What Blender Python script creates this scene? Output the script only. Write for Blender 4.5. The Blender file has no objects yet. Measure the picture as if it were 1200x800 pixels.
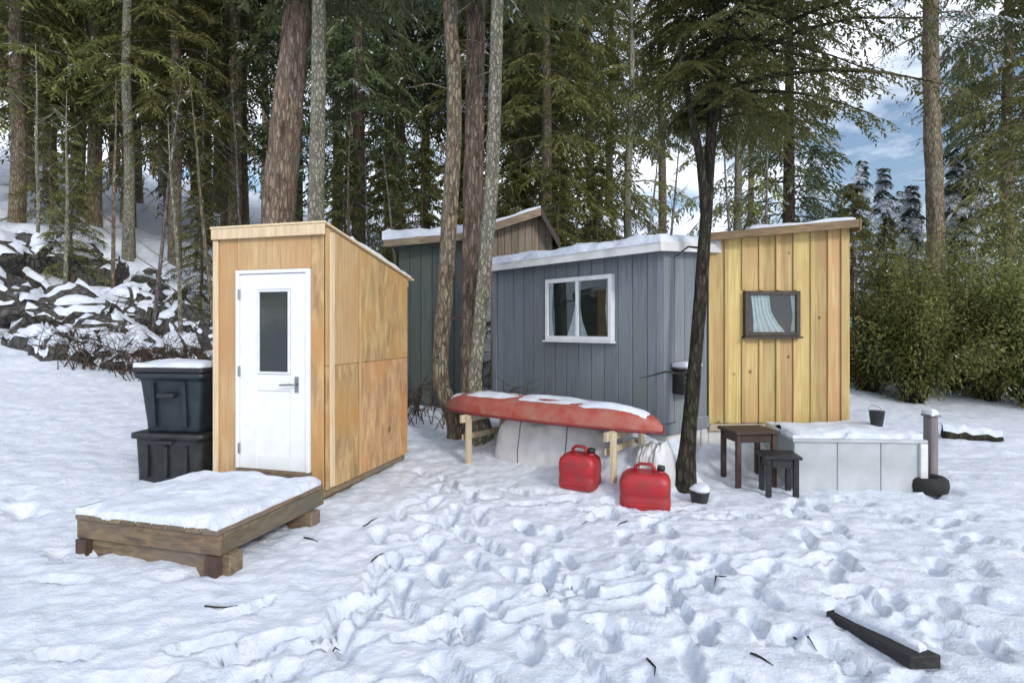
import bpy, bmesh, math, random
import numpy as np
from mathutils import Vector, Matrix, Quaternion, noise as mnoise

# ------------------------------------------------------------------ camera, sky, sun, exposure
sc = bpy.context.scene
col = sc.collection
CAMH, F, CX, HY = 1.65, 670.0, 600.0, 385.0
cd = bpy.data.cameras.new('camera'); cam = bpy.data.objects.new('camera', cd); col.objects.link(cam)
cam.location = (0, 0, CAMH); cam.rotation_euler = (math.radians(90), 0, 0)
cd.sensor_width = 36; cd.lens = 36 * F / 1200; cd.shift_y = -15 / 1200
cd.clip_start = 0.05; cd.clip_end = 3000
sc.camera = cam

SUN_EL, SUN_AZ = math.radians(29), math.radians(148)
w = bpy.data.worlds.new('World'); sc.world = w; w.use_nodes = True
wn, wl = w.node_tree.nodes, w.node_tree.links
wn.clear()
wo = wn.new('ShaderNodeOutputWorld'); bg = wn.new('ShaderNodeBackground')
sky = wn.new('ShaderNodeTexSky'); sky.sky_type = 'NISHITA'; sky.sun_disc = False
sky.sun_elevation = SUN_EL; sky.sun_rotation = SUN_AZ; sky.air_density = 1.0; sky.dust_density = 1.8; sky.ozone_density = 1.3
tc = wn.new('ShaderNodeTexCoord'); mp = wn.new('ShaderNodeMapping'); mp.inputs['Scale'].default_value = (1.0, 1.0, 2.6)
cn = wn.new('ShaderNodeTexNoise'); cn.inputs['Scale'].default_value = 2.6; cn.inputs['Detail'].default_value = 7; cn.inputs['Roughness'].default_value = .58
cr = wn.new('ShaderNodeValToRGB'); cr.color_ramp.elements[0].position = .40; cr.color_ramp.elements[1].position = .58
mx = wn.new('ShaderNodeMix'); mx.data_type = 'RGBA'; mx.inputs['B'].default_value = (9.4, 9.9, 10.8, 1)
wl.new(tc.outputs['Generated'], mp.inputs['Vector']); wl.new(mp.outputs[0], cn.inputs['Vector']); wl.new(cn.outputs['Fac'], cr.inputs['Fac'])
wl.new(cr.outputs['Color'], mx.inputs['Factor']); wl.new(sky.outputs[0], mx.inputs['A']); wl.new(mx.outputs['Result'], bg.inputs['Color'])
bg.inputs['Strength'].default_value = .15
wl.new(bg.outputs[0], wo.inputs['Surface'])

sl = bpy.data.lights.new('sun', 'SUN'); so = bpy.data.objects.new('sun', sl); col.objects.link(so)
sv = Vector((math.sin(SUN_AZ) * math.cos(SUN_EL), math.cos(SUN_AZ) * math.cos(SUN_EL), math.sin(SUN_EL)))
so.rotation_euler = sv.to_track_quat('Z', 'Y').to_euler(); so.location = (0, 0, 30)
sl.energy = 1.5; sl.angle = math.radians(10); sl.color = (1, .96, .90)

vs = sc.view_settings
vs.view_transform = 'Standard'; vs.look = 'None'; vs.gamma = 1; vs.use_curve_mapping = False; vs.exposure = 0.10

rnd = random.Random(7)
rng = np.random.default_rng(11)

# ------------------------------------------------------------------ helpers
def W(px, py, d):
    return Vector(((px - CX) / F * d, d, CAMH - (py - HY) / F * d))

def tag(o, label=None, cat=None, group=None, kind=None):
    if label: o['label'] = label
    if cat: o['category'] = cat
    if group: o['group'] = group
    if kind: o['kind'] = kind
    return o

def empty(name, loc, rz=0, label=None, cat=None, group=None):
    o = bpy.data.objects.new(name, None); col.objects.link(o)
    o.location = loc; o.rotation_euler = (0, 0, rz); o.empty_display_size = .2
    return tag(o, label, cat, group)

def link(name, me, parent=None, mat=None):
    o = bpy.data.objects.new(name, me); col.objects.link(o)
    if parent is not None: o.parent = parent
    if mat is not None and not me.materials: me.materials.append(mat)
    return o

def mesh_np(name, V, Fq, smooth=False, tint=None):
    """V (n,3), Fq (m,k) constant-size faces"""
    V = np.asarray(V, dtype=np.float32); Fq = np.asarray(Fq, dtype=np.int32)
    me = bpy.data.meshes.new(name)
    m, k = Fq.shape
    me.vertices.add(len(V)); me.vertices.foreach_set('co', V.ravel())
    me.loops.add(m * k); me.loops.foreach_set('vertex_index', Fq.ravel())
    me.polygons.add(m); me.polygons.foreach_set('loop_start', np.arange(0, m * k, k, dtype=np.int32))
    me.polygons.foreach_set('loop_total', np.full(m, k, dtype=np.int32))
    if smooth: me.polygons.foreach_set('use_smooth', np.ones(m, dtype=bool))
    me.update(calc_edges=True)
    if tint is not None:
        a = me.attributes.new('tint', 'FLOAT', 'POINT'); a.data.foreach_set('value', np.asarray(tint, dtype=np.float32))
    return me

_boxes = {}
def box_mesh(sx, sy, sz, mat, bev=.004):
    key = (round(sx, 4), round(sy, 4), round(sz, 4), mat.name, bev)
    if key in _boxes: return _boxes[key]
    bm = bmesh.new(); bmesh.ops.create_cube(bm, size=1)
    bmesh.ops.scale(bm, vec=(sx, sy, sz), verts=bm.verts)
    b = min(bev, .3 * min(sx, sy, sz))
    if b > .0005: bmesh.ops.bevel(bm, geom=bm.edges[:], offset=b, segments=1, affect='EDGES')
    me = bpy.data.meshes.new('piece'); bm.to_mesh(me); bm.free(); me.materials.append(mat)
    _boxes[key] = me
    return me

def part(name, parent, lo, hi, mat, bev=.004, rot=None):
    """axis-aligned (in the parent's frame) bevelled piece from corner lo to corner hi"""
    s = [hi[i] - lo[i] for i in range(3)]
    o = link(name, box_mesh(s[0], s[1], s[2], mat, bev), parent)
    o.location = [(hi[i] + lo[i]) / 2 for i in range(3)]
    if rot: o.rotation_euler = rot
    return o

def hexa(name, parent, pts, mat, bev=.004):
    """8 corners: bottom ring (4) then top ring (4)"""
    bm = bmesh.new(); v = [bm.verts.new(p) for p in pts]
    n = len(pts) // 2
    bm.faces.new(v[:n][::-1]); bm.faces.new(v[n:])
    for i in range(n): bm.faces.new((v[i], v[(i + 1) % n], v[n + (i + 1) % n], v[n + i]))
    bmesh.ops.recalc_face_normals(bm, faces=bm.faces)
    if bev: bmesh.ops.bevel(bm, geom=bm.edges[:], offset=bev, segments=1, affect='EDGES')
    me = bpy.data.meshes.new(name); bm.to_mesh(me); bm.free()
    return link(name, me, parent, mat)

def tube_arrays(path, radii, sides=10, rough=.0, seed=0, cap=True):
    P = [Vector(p) for p in path]; n = len(P); V = []; Fc = []
    r_ = random.Random(seed)
    ref = Vector((1, .3, 0)).normalized()
    for i in range(n):
        t = (P[min(i + 1, n - 1)] - P[max(i - 1, 0)]).normalized()
        a = ref - t * ref.dot(t)
        if a.length < 1e-3: a = Vector((0, 1, 0)) - t * t.y
        a.normalize(); b = t.cross(a)
        for k in range(sides):
            th = 2 * math.pi * k / sides
            rr = radii[i] * (1 + (r_.uniform(-rough, rough)))
            V.append(P[i] + a * math.cos(th) * rr + b * math.sin(th) * rr)
    for i in range(n - 1):
        for k in range(sides):
            k2 = (k + 1) % sides
            Fc.append((i * sides + k, i * sides + k2, (i + 1) * sides + k2, (i + 1) * sides + k))
    return V, Fc

def merge(lst):
    V = []; Fc = []
    for v, f in lst:
        o = len(V); V += list(v); Fc += [tuple(i + o for i in q) for q in f]
    return V, Fc

def tube(name, parent, path, radii, mat, sides=10, rough=0, seed=0):
    v, f = tube_arrays(path, radii, sides, rough, seed)
    n = len(path)
    me = bpy.data.meshes.new(name)
    me.from_pydata([tuple(p) for p in v], [], [tuple(q) for q in f] + [tuple(range(sides))[::-1], tuple(range((n - 1) * sides, n * sides))])
    for p in me.polygons: p.use_smooth = len(p.vertices) == 4
    me.update()
    return link(name, me, parent, mat)

# gradient noise, vectorised
_perm = rng.permutation(512); _g = rng.normal(size=(512, 2)); _g /= np.linalg.norm(_g, axis=1)[:, None]
def pnoise(x, y):
    xi = np.floor(x).astype(int); yi = np.floor(y).astype(int); xf = x - xi; yf = y - yi
    def gr(i, j):
        h = _perm[(_perm[i % 512] + j) % 512]; return _g[h]
    u = xf * xf * xf * (xf * (xf * 6 - 15) + 10); v = yf * yf * yf * (yf * (yf * 6 - 15) + 10)
    def dt(i, j, fx, fy):
        g = gr(i, j); return g[..., 0] * fx + g[..., 1] * fy
    n00 = dt(xi, yi, xf, yf); n10 = dt(xi + 1, yi, xf - 1, yf); n01 = dt(xi, yi + 1, xf, yf - 1); n11 = dt(xi + 1, yi + 1, xf - 1, yf - 1)
    return (n00 * (1 - u) + n10 * u) * (1 - v) + (n01 * (1 - u) + n11 * u) * v

# ------------------------------------------------------------------ materials
def mat_new(name):
    m = bpy.data.materials.new(name); m.use_nodes = True
    n = m.node_tree.nodes; l = m.node_tree.links
    return m, n, l, n['Principled BSDF']

def wood(name, c1, c2, c3=None, scale=(9, 9, .9), rough=.7, bump=.25, vary=.25, knots=0, coord='Object'):
    m, n, l, b = mat_new(name)
    tc = n.new('ShaderNodeTexCoord'); mp = n.new('ShaderNodeMapping'); mp.inputs['Scale'].default_value = scale
    oi = n.new('ShaderNodeObjectInfo'); ad = n.new('ShaderNodeVectorMath'); ad.operation = 'ADD'
    mu = n.new('ShaderNodeMath'); mu.operation = 'MULTIPLY'; mu.inputs[1].default_value = 37
    l.new(oi.outputs['Random'], mu.inputs[0]); l.new(tc.outputs[coord], mp.inputs['Vector'])
    l.new(mp.outputs[0], ad.inputs[0]); l.new(mu.outputs[0], ad.inputs[1])
    ns = n.new('ShaderNodeTexNoise'); ns.inputs['Scale'].default_value = 2.2; ns.inputs['Detail'].default_value = 8; ns.inputs['Distortion'].default_value = .8
    l.new(ad.outputs[0], ns.inputs['Vector'])
    rp = n.new('ShaderNodeValToRGB'); rp.color_ramp.elements[0].position = .32; rp.color_ramp.elements[0].color = (*c1, 1)
    rp.color_ramp.elements[1].position = .68; rp.color_ramp.elements[1].color = (*c2, 1)
    l.new(ns.outputs['Fac'], rp.inputs['Fac']); out = rp.outputs['Color']
    big = n.new('ShaderNodeTexNoise'); big.inputs['Scale'].default_value = 1.7; big.inputs['Detail'].default_value = 4
    ad2 = n.new('ShaderNodeVectorMath'); ad2.operation = 'ADD'; l.new(tc.outputs[coord], ad2.inputs[0]); l.new(mu.outputs[0], ad2.inputs[1]); l.new(ad2.outputs[0], big.inputs['Vector'])
    if c3:
        r3 = n.new('ShaderNodeValToRGB'); r3.color_ramp.elements[0].position = .45; r3.color_ramp.elements[1].position = .68
        l.new(big.outputs['Fac'], r3.inputs['Fac'])
        m3 = n.new('ShaderNodeMix'); m3.data_type = 'RGBA'; m3.inputs['B'].default_value = (*c3, 1)
        l.new(r3.outputs['Color'], m3.inputs['Factor']); l.new(out, m3.inputs['A']); out = m3.outputs['Result']
    if knots:
        vo = n.new('ShaderNodeTexVoronoi'); vo.inputs['Scale'].default_value = knots
        l.new(ad2.outputs[0], vo.inputs['Vector'])
        rk = n.new('ShaderNodeValToRGB'); rk.color_ramp.elements[0].position = .03; rk.color_ramp.elements[0].color = (1, 1, 1, 1); rk.color_ramp.elements[1].position = .09; rk.color_ramp.elements[1].color = (0, 0, 0, 1)
        l.new(vo.outputs['Distance'], rk.inputs['Fac'])
        mk = n.new('ShaderNodeMix'); mk.data_type = 'RGBA'; mk.inputs['B'].default_value = (c1[0] * .35, c1[1] * .3, c1[2] * .25, 1)
        l.new(rk.outputs['Color'], mk.inputs['Factor']); l.new(out, mk.inputs['A']); out = mk.outputs['Result']
    hv = n.new('ShaderNodeHueSaturation'); l.new(out, hv.inputs['Color'])
    mr = n.new('ShaderNodeMapRange'); mr.inputs['To Min'].default_value = 1 - vary; mr.inputs['To Max'].default_value = 1 + vary
    l.new(oi.outputs['Random'], mr.inputs['Value']); l.new(mr.outputs[0], hv.inputs['Value'])
    mr2 = n.new('ShaderNodeMapRange'); mr2.inputs['To Min'].default_value = .5 - vary * .06; mr2.inputs['To Max'].default_value = .5 + vary * .06
    fr = n.new('ShaderNodeMath'); fr.operation = 'FRACT'; l.new(mu.outputs[0], fr.inputs[0]); l.new(fr.outputs[0], mr2.inputs['Value']); l.new(mr2.outputs[0], hv.inputs['Hue'])
    l.new(hv.outputs[0], b.inputs['Base Color'])
    bp = n.new('ShaderNodeBump'); bp.inputs['Strength'].default_value = bump; bp.inputs['Distance'].default_value = .01
    l.new(ns.outputs['Fac'], bp.inputs['Height']); l.new(bp.outputs[0], b.inputs['Normal'])
    b.inputs['Roughness'].default_value = rough
    return m

def plain(name, c, rough=.5, metal=0, wear=None, bump=.1, scale=14, coord='Object'):
    m, n, l, b = mat_new(name)
    tc = n.new('ShaderNodeTexCoord'); ns = n.new('ShaderNodeTexNoise'); ns.inputs['Scale'].default_value = scale; ns.inputs['Detail'].default_value = 7
    l.new(tc.outputs[coord], ns.inputs['Vector'])
    rp = n.new('ShaderNodeValToRGB'); rp.color_ramp.elements[0].position = .35; rp.color_ramp.elements[1].position = .72
    c2 = wear or tuple(x * .8 for x in c)
    rp.color_ramp.elements[0].color = (*c, 1); rp.color_ramp.elements[1].color = (*c2, 1)
    l.new(ns.outputs['Fac'], rp.inputs['Fac']); l.new(rp.outputs['Color'], b.inputs['Base Color'])
    mr = n.new('ShaderNodeMapRange'); mr.inputs['To Min'].default_value = max(rough - .12, .03); mr.inputs['To Max'].default_value = min(rough + .15, 1)
    l.new(ns.outputs['Fac'], mr.inputs['Value']); l.new(mr.outputs[0], b.inputs['Roughness'])
    bp = n.new('ShaderNodeBump'); bp.inputs['Strength'].default_value = bump; bp.inputs['Distance'].default_value = .01
    l.new(ns.outputs['Fac'], bp.inputs['Height']); l.new(bp.outputs[0], b.inputs['Normal'])
    b.inputs['Metallic'].default_value = metal
    return m

def snow_mat(name, litter=False):
    m, n, l, b = mat_new(name)
    tc = n.new('ShaderNodeTexCoord')
    n1 = n.new('ShaderNodeTexNoise'); n1.inputs['Scale'].default_value = 38; n1.inputs['Detail'].default_value = 6; n1.inputs['Roughness'].default_value = .65
    n2 = n.new('ShaderNodeTexNoise'); n2.inputs['Scale'].default_value = 9; n2.inputs['Detail'].default_value = 5
    l.new(tc.outputs['Object'], n1.inputs['Vector']); l.new(tc.outputs['Object'], n2.inputs['Vector'])
    mx = n.new('ShaderNodeMix'); mx.data_type = 'FLOAT'; mx.inputs['Factor'].default_value = .55
    l.new(n1.outputs['Fac'], mx.inputs['A']); l.new(n2.outputs['Fac'], mx.inputs['B'])
    bp = n.new('ShaderNodeBump'); bp.inputs['Strength'].default_value = .7; bp.inputs['Distance'].default_value = .045
    l.new(mx.outputs['Result'], bp.inputs['Height']); l.new(bp.outputs[0], b.inputs['Normal'])
    rp = n.new('ShaderNodeValToRGB'); rp.color_ramp.elements[0].position = .3; rp.color_ramp.elements[1].position = .7
    rp.color_ramp.elements[0].color = (.58, .645, .755, 1); rp.color_ramp.elements[1].color = (.76, .80, .875, 1)
    l.new(n2.outputs['Fac'], rp.inputs['Fac']); out = rp.outputs['Color']
    if litter:
        # needles and bark crumbs lying on the snow, and dirtier patches
        vo = n.new('ShaderNodeTexVoronoi'); vo.inputs['Scale'].default_value = 26
        l.new(tc.outputs['Object'], vo.inputs['Vector'])
        n3 = n.new('ShaderNodeTexNoise'); n3.inputs['Scale'].default_value = .8; n3.inputs['Detail'].default_value = 5
        l.new(tc.outputs['Object'], n3.inputs['Vector'])
        th = n.new('ShaderNodeMapRange'); th.inputs['From Min'].default_value = .46; th.inputs['From Max'].default_value = .75; th.inputs['To Min'].default_value = 0; th.inputs['To Max'].default_value = .16
        l.new(n3.outputs['Fac'], th.inputs['Value'])
        lt = n.new('ShaderNodeMath'); lt.operation = 'LESS_THAN'; l.new(vo.outputs['Distance'], lt.inputs[0]); l.new(th.outputs[0], lt.inputs[1])
        ml = n.new('ShaderNodeMath'); ml.operation = 'MULTIPLY'; ml.inputs[1].default_value = .6; l.new(lt.outputs[0], ml.inputs[0])
        m3 = n.new('ShaderNodeMix'); m3.data_type = 'RGBA'; m3.inputs['B'].default_value = (.13, .11, .09, 1)
        l.new(ml.outputs[0], m3.inputs['Factor']); l.new(out, m3.inputs['A']); out = m3.outputs['Result']
    l.new(out, b.inputs['Base Color'])
    b.inputs['Roughness'].default_value = .62
    b.inputs['Specular IOR Level'].default_value = .3
    return m

def leaf_mat(name, dark, light, snow=0.0):
    m, n, l, b = mat_new(name)
    at = n.new('ShaderNodeAttribute'); at.attribute_name = 'tint'
    oi = n.new('ShaderNodeObjectInfo')
    rp = n.new('ShaderNodeValToRGB'); rp.color_ramp.elements[0].color = (*dark, 1); rp.color_ramp.elements[1].color = (*light, 1)
    l.new(at.outputs['Fac'], rp.inputs['Fac'])
    hv = n.new('ShaderNodeHueSaturation'); l.new(rp.outputs['Color'], hv.inputs['Color'])
    mr = n.new('ShaderNodeMapRange'); mr.inputs['To Min'].default_value = .75; mr.inputs['To Max'].default_value = 1.3; l.new(oi.outputs['Random'], mr.inputs['Value']); l.new(mr.outputs[0], hv.inputs['Value'])
    mr2 = n.new('ShaderNodeMapRange'); mr2.inputs['To Min'].default_value = .475; mr2.inputs['To Max'].default_value = .515; l.new(oi.outputs['Random'], mr2.inputs['Value']); l.new(mr2.outputs[0], hv.inputs['Hue'])
    out = hv.outputs[0]
    if snow:
        gt = n.new('ShaderNodeMath'); gt.operation = 'GREATER_THAN'; gt.inputs[1].default_value = 1 - snow; l.new(at.outputs['Fac'], gt.inputs[0])
        mx = n.new('ShaderNodeMix'); mx.data_type = 'RGBA'; mx.inputs['B'].default_value = (.82, .85, .9, 1)
        l.new(gt.outputs[0], mx.inputs['Factor']); l.new(out, mx.inputs['A']); out = mx.outputs['Result']
    l.new(out, b.inputs['Base Color']); b.inputs['Roughness'].default_value = .55; b.inputs['Specular IOR Level'].default_value = .35
    tr = n.new('ShaderNodeBsdfTranslucent'); l.new(out, tr.inputs['Color'])
    ms = n.new('ShaderNodeMixShader'); ms.inputs[0].default_value = .38
    l.new(b.outputs[0], ms.inputs[1]); l.new(tr.outputs[0], ms.inputs[2]); l.new(ms.outputs[0], n['Material Output'].inputs['Surface'])
    return m

def bark(name, c1, c2, c3, zs=.25, scale=16, lich=.62):
    m, n, l, b = mat_new(name)
    tc = n.new('ShaderNodeTexCoord'); mp = n.new('ShaderNodeMapping'); mp.inputs['Scale'].default_value = (1, 1, zs)
    l.new(tc.outputs['Object'], mp.inputs['Vector'])
    ns = n.new('ShaderNodeTexNoise'); ns.inputs['Scale'].default_value = scale; ns.inputs['Detail'].default_value = 9; ns.inputs['Roughness'].default_value = .68; ns.inputs['Distortion'].default_value = .5
    l.new(mp.outputs[0], ns.inputs['Vector'])
    rp = n.new('ShaderNodeValToRGB'); rp.color_ramp.elements[0].position = .36; rp.color_ramp.elements[1].position = .66
    rp.color_ramp.elements[0].color = (*c1, 1); rp.color_ramp.elements[1].color = (*c2, 1); l.new(ns.outputs['Fac'], rp.inputs['Fac'])
    n2 = n.new('ShaderNodeTexNoise'); n2.inputs['Scale'].default_value = 3.2; n2.inputs['Detail'].default_value = 6; l.new(tc.outputs['Object'], n2.inputs['Vector'])
    # plates and furrows
    mv = n.new('ShaderNodeMapping'); mv.inputs['Scale'].default_value = (1, 1, zs * .8); l.new(tc.outputs['Object'], mv.inputs['Vector'])
    wv = n.new('ShaderNodeMix'); wv.data_type = 'RGBA'; wv.inputs['Factor'].default_value = .06; l.new(mv.outputs[0], wv.inputs['A']); l.new(ns.outputs['Color'], wv.inputs['B'])
    vo = n.new('ShaderNodeTexVoronoi'); vo.feature = 'DISTANCE_TO_EDGE'; vo.inputs['Scale'].default_value = scale * 1.5; l.new(wv.outputs['Result'], vo.inputs['Vector'])
    fu = n.new('ShaderNodeMapRange'); fu.inputs['From Max'].default_value = .16; l.new(vo.outputs['Distance'], fu.inputs['Value'])
    hm = n.new('ShaderNodeMath'); hm.operation = 'MULTIPLY_ADD'; hm.inputs[1].default_value = .8; l.new(fu.outputs[0], hm.inputs[0]); l.new(ns.outputs['Fac'], hm.inputs[2])
    r2 = n.new('ShaderNodeValToRGB'); r2.color_ramp.elements[0].position = lich - .1; r2.color_ramp.elements[1].position = lich + .08; l.new(n2.outputs['Fac'], r2.inputs['Fac'])
    mx = n.new('ShaderNodeMix'); mx.data_type = 'RGBA'; mx.inputs['B'].default_value = (*c3, 1); l.new(r2.outputs['Color'], mx.inputs['Factor']); l.new(rp.outputs['Color'], mx.inputs['A'])
    l.new(mx.outputs['Result'], b.inputs['Base Color']); b.inputs['Roughness'].default_value = .9; b.inputs['Specular IOR Level'].default_value = .2
    bp = n.new('ShaderNodeBump'); bp.inputs['Strength'].default_value = 1.0; bp.inputs['Distance'].default_value = .06
    l.new(hm.outputs[0], bp.inputs['Height']); l.new(bp.outputs[0], b.inputs['Normal'])
    return m

def glass_mat():
    m, n, l, b = mat_new('window_glass')
    tr = n.new('ShaderNodeBsdfTransparent'); tr.inputs[0].default_value = (.8, .85, .85, 1)
    gl = n.new('ShaderNodeBsdfGlossy'); gl.inputs['Roughness'].default_value = .02
    lw_ = n.new('ShaderNodeLayerWeight'); lw_.inputs[0].default_value = .5; pw = n.new('ShaderNodeMath'); pw.operation = 'POWER'; pw.inputs[1].default_value = 3; l.new(lw_.outputs['Facing'], pw.inputs[0])
    fr = n.new('ShaderNodeMapRange'); fr.inputs['To Min'].default_value = .05; fr.inputs['To Max'].default_value = .9; l.new(pw.outputs[0], fr.inputs['Value'])
    ns = n.new('ShaderNodeTexNoise'); ns.inputs['Scale'].default_value = 2.5
    bp = n.new('ShaderNodeBump'); bp.inputs['Strength'].default_value = .05; l.new(ns.outputs['Fac'], bp.inputs['Height']); l.new(bp.outputs[0], gl.inputs['Normal'])
    ms = n.new('ShaderNodeMixShader'); l.new(fr.outputs[0], ms.inputs[0]); l.new(tr.outputs[0], ms.inputs[1]); l.new(gl.outputs[0], ms.inputs[2])
    l.new(ms.outputs[0], n['Material Output'].inputs['Surface'])
    return m

M = {}
M['snow'] = snow_mat('snow'); M['ground'] = snow_mat('trampled_snow', True)
M['ply'] = wood('plywood', (.43, .28, .13), (.62, .44, .22), (.50, .30, .13), scale=(22, 22, 1.1), vary=.10, bump=.15)
M['osb'] = wood('weathered_plywood', (.30, .19, .09), (.60, .40, .19), (.50, .26, .09), scale=(6, 6, 1.4), vary=.14, bump=.25, knots=1.6)
M['trim'] = wood('pale_trim_board', (.58, .44, .27), (.72, .58, .38), scale=(12, 12, 1), vary=.08, bump=.12)
M['pine'] = wood('yellow_pine', (.40, .27, .10), (.60, .45, .20), (.47, .30, .13), scale=(14, 14, .7), vary=.24, bump=.25, knots=3.2)
M['batten'] = wood('pine_batten', (.40, .27, .10), (.56, .41, .18), scale=(20, 20, .8), vary=.16, bump=.15, knots=3)
M['oldtrim'] = wood('weathered_trim', (.16, .12, .08), (.42, .33, .22), (.20, .15, .10), scale=(2, 14, 14), vary=.15)
M['fascia'] = wood('brown_fascia', (.10, .065, .035), (.24, .16, .08), scale=(2, 14, 14), vary=.15)
M['timber'] = wood('old_timber', (.10, .075, .05), (.25, .18, .10), (.16, .13, .10), scale=(3, 12, 12), vary=.25, bump=.5)
M['timber_y'] = wood('old_timber_long', (.10, .075, .05), (.23, .17, .10), (.15, .13, .10), scale=(12, 3, 12), vary=.25, bump=.5)
M['grey'] = wood('grey_siding', (.135, .16, .185), (.20, .23, .255), (.17, .20, .20), scale=(16, 16, .9), vary=.10, bump=.2)
M['greytrim'] = wood('grey_trim', (.15, .175, .20), (.22, .25, .275), scale=(16, 16, .9), vary=.08, bump=.15)
M['green'] = wood('dark_green_siding', (.05, .065, .062), (.10, .12, .112), (.08, .09, .075), scale=(16, 16, .9), vary=.15, bump=.25)
M['skirt'] = plain('white_skirting', (.72, .72, .71), .7, wear=(.52, .52, .51), bump=.2, scale=5)
M['white'] = plain('white_paint', (.80, .81, .82), .38, wear=(.72, .74, .76), bump=.04, scale=8)
M['vinyl'] = plain('white_vinyl', (.74, .76, .78), .4, wear=(.62, .65, .68), bump=.04, scale=8)
M['dark'] = plain('dark_interior', (.012, .014, .014), .9, wear=(.03, .032, .03))
M['curtain'] = plain('pale_curtain', (.80, .81, .84), .9, bump=.2, scale=20)
M['brownframe'] = plain('dark_brown_frame', (.055, .04, .032), .55, wear=(.03, .024, .02))
M['black'] = plain('black_plastic', (.010, .011, .013), .45, wear=(.028, .03, .033), bump=.12, scale=9)
M['blueblack'] = plain('blue_black_plastic', (.008, .014, .021), .42, wear=(.02, .03, .04), bump=.1, scale=7)
M['metal'] = plain('dull_metal', (.35, .35, .36), .35, 1, bump=.05)
M['canoe'] = plain('red_hull', (.34, .055, .04), .55, wear=(.36, .16, .12), bump=.1, scale=7)
M['canoe_in'] = plain('hull_inside', (.20, .03, .03), .6)
M['redplastic'] = plain('red_plastic', (.42, .014, .024), .45, wear=(.24, .03, .03), bump=.1, scale=8)
M['rock'] = bark('rock', (.045, .045, .045), (.15, .145, .14), (.10, .10, .075), zs=1, scale=5, lich=.58)
M['glass'] = glass_mat()
M['lumber'] = wood('pale_lumber', (.40, .33, .22), (.56, .48, .34), scale=(12, 12, 1), vary=.15, bump=.2)
M['darkwood'] = wood('dark_stained_wood', (.035, .02, .016), (.08, .045, .035), scale=(10, 10, 2), vary=.2)
M['hollow_shade'] = wood('hollow_shade_wood', (.008, .008, .009), (.03, .028, .027), scale=(3, 12, 12), vary=.1, bump=.5)  # near-black wood colour standing in for shade in the hollow under the plank
M['oldboard'] = wood('weathered_brown_board', (.13, .10, .075), (.27, .21, .15), (.20, .17, .13), scale=(12, 12, 1), vary=.2, bump=.3)
M['greypost'] = wood('grey_weathered_wood', (.13, .12, .125), (.24, .22, .23), scale=(12, 12, 1), vary=.15)
M['panel'] = plain('pale_panel', (.34, .38, .385), .65, wear=(.50, .53, .56), bump=.3, scale=3)
M['tarp'] = plain('white_tarp', (.66, .67, .68), .55, wear=(.52, .53, .55), bump=.15, scale=6)
M['rubber'] = plain('rubber', (.018, .018, .018), .8, bump=.3)
M['shingle'] = plain('roof_sheet', (.12, .12, .12), .7, wear=(.08, .08, .08))
M['bark_fir'] = bark('fir_bark', (.045, .03, .022), (.25, .18, .135), (.20, .17, .14), zs=.22, scale=13, lich=.66)
M['bark_fir2'] = bark('light_fir_bark', (.13, .095, .07), (.40, .30, .225), (.26, .22, .18), zs=.25, scale=13, lich=.64)
M['bark_pale'] = bark('pale_bark', (.24, .22, .17), (.46, .43, .35), (.34, .36, .26), zs=.45, scale=17, lich=.55)
M['bark_tan'] = bark('tan_bark', (.16, .125, .09), (.40, .32, .23), (.30, .28, .20), zs=.3, scale=16, lich=.6)
M['bark_dark'] = bark('dark_bark', (.026, .023, .018), (.11, .095, .072), (.06, .07, .035), zs=.3, scale=16, lich=.6)
M['bark_lilac'] = bark('grey_bark', (.13, .11, .10), (.30, .27, .26), (.42, .41, .43), zs=.3, scale=14, lich=.62)
M['leaf_olive'] = leaf_mat('olive_needles', (.045, .055, .014), (.25, .25, .08), snow=.07)
M['leaf_green'] = leaf_mat('green_needles', (.030, .048, .020), (.19, .22, .095), snow=.09)
M['leaf_snowy'] = leaf_mat('snow_dusted_needles', (.02, .04, .032), (.09, .13, .10), snow=.42)
M['leaf_cedar'] = leaf_mat('cedar_needles', (.035, .045, .013), (.20, .215, .065))
M['leaf_shrub'] = leaf_mat('shrub_leaves', (.055, .07, .018), (.29, .30, .09), snow=.035)

# ------------------------------------------------------------------ the ground
QX = np.array([-400, 4, 5.2, 6.5, 9, 12, 13.5, 15, 17, 20, 30, 60, 400.]); QZ = np.array([0, 0, .05, .13, .42, 1.0, 1.35, 2.2, 3.4, 4.5, 7.8, 16, 40.])
def hbase(x, y):
    q = -.75 * x + .66 * y
    # smoothed piecewise profile
    h = (np.interp(q - .7, QX, QZ) + 2 * np.interp(q, QX, QZ) + np.interp(q + .7, QX, QZ)) / 4
    fade = np.clip((y - 2.5) / 3, 0, 1)                 # behind the camera the clearing stays level
    h = h * fade
    h = h + (.035 * np.clip(y - 9.5, 0, 60) + .06 * np.clip(y - 18, 0, 60)) * np.clip((x + 2) / 4, 0, 1) + .09 * np.clip(y - 7.4, 0, 5) * np.clip((x - 4.2) / 2, 0, 1)
    # drifts banked against the skirtings of the grey cabin and the pine shed
    lx = (x + .25) * .657 - (y - 8.5) * .754; ly = (x + .25) * .754 + (y - 8.5) * .657
    h = h + (.44 + .05 * np.sin(lx * 3.1)) * np.exp(-(np.clip(-ly - .12, 0, 9) / .66) ** 2) * np.clip((lx + .3) * 2, 0, 1) * np.clip((3.25 - lx) * 3, 0, 1) * (ly < .3)
    h = h + .30 * np.exp(-(np.clip(6.86 - y, 0, 9) / .34) ** 2) * np.clip((x - 1.9) * 3, 0, 1) * np.clip((4.3 - x) * 3, 0, 1) * (y < 7.6)
    return h

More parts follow.
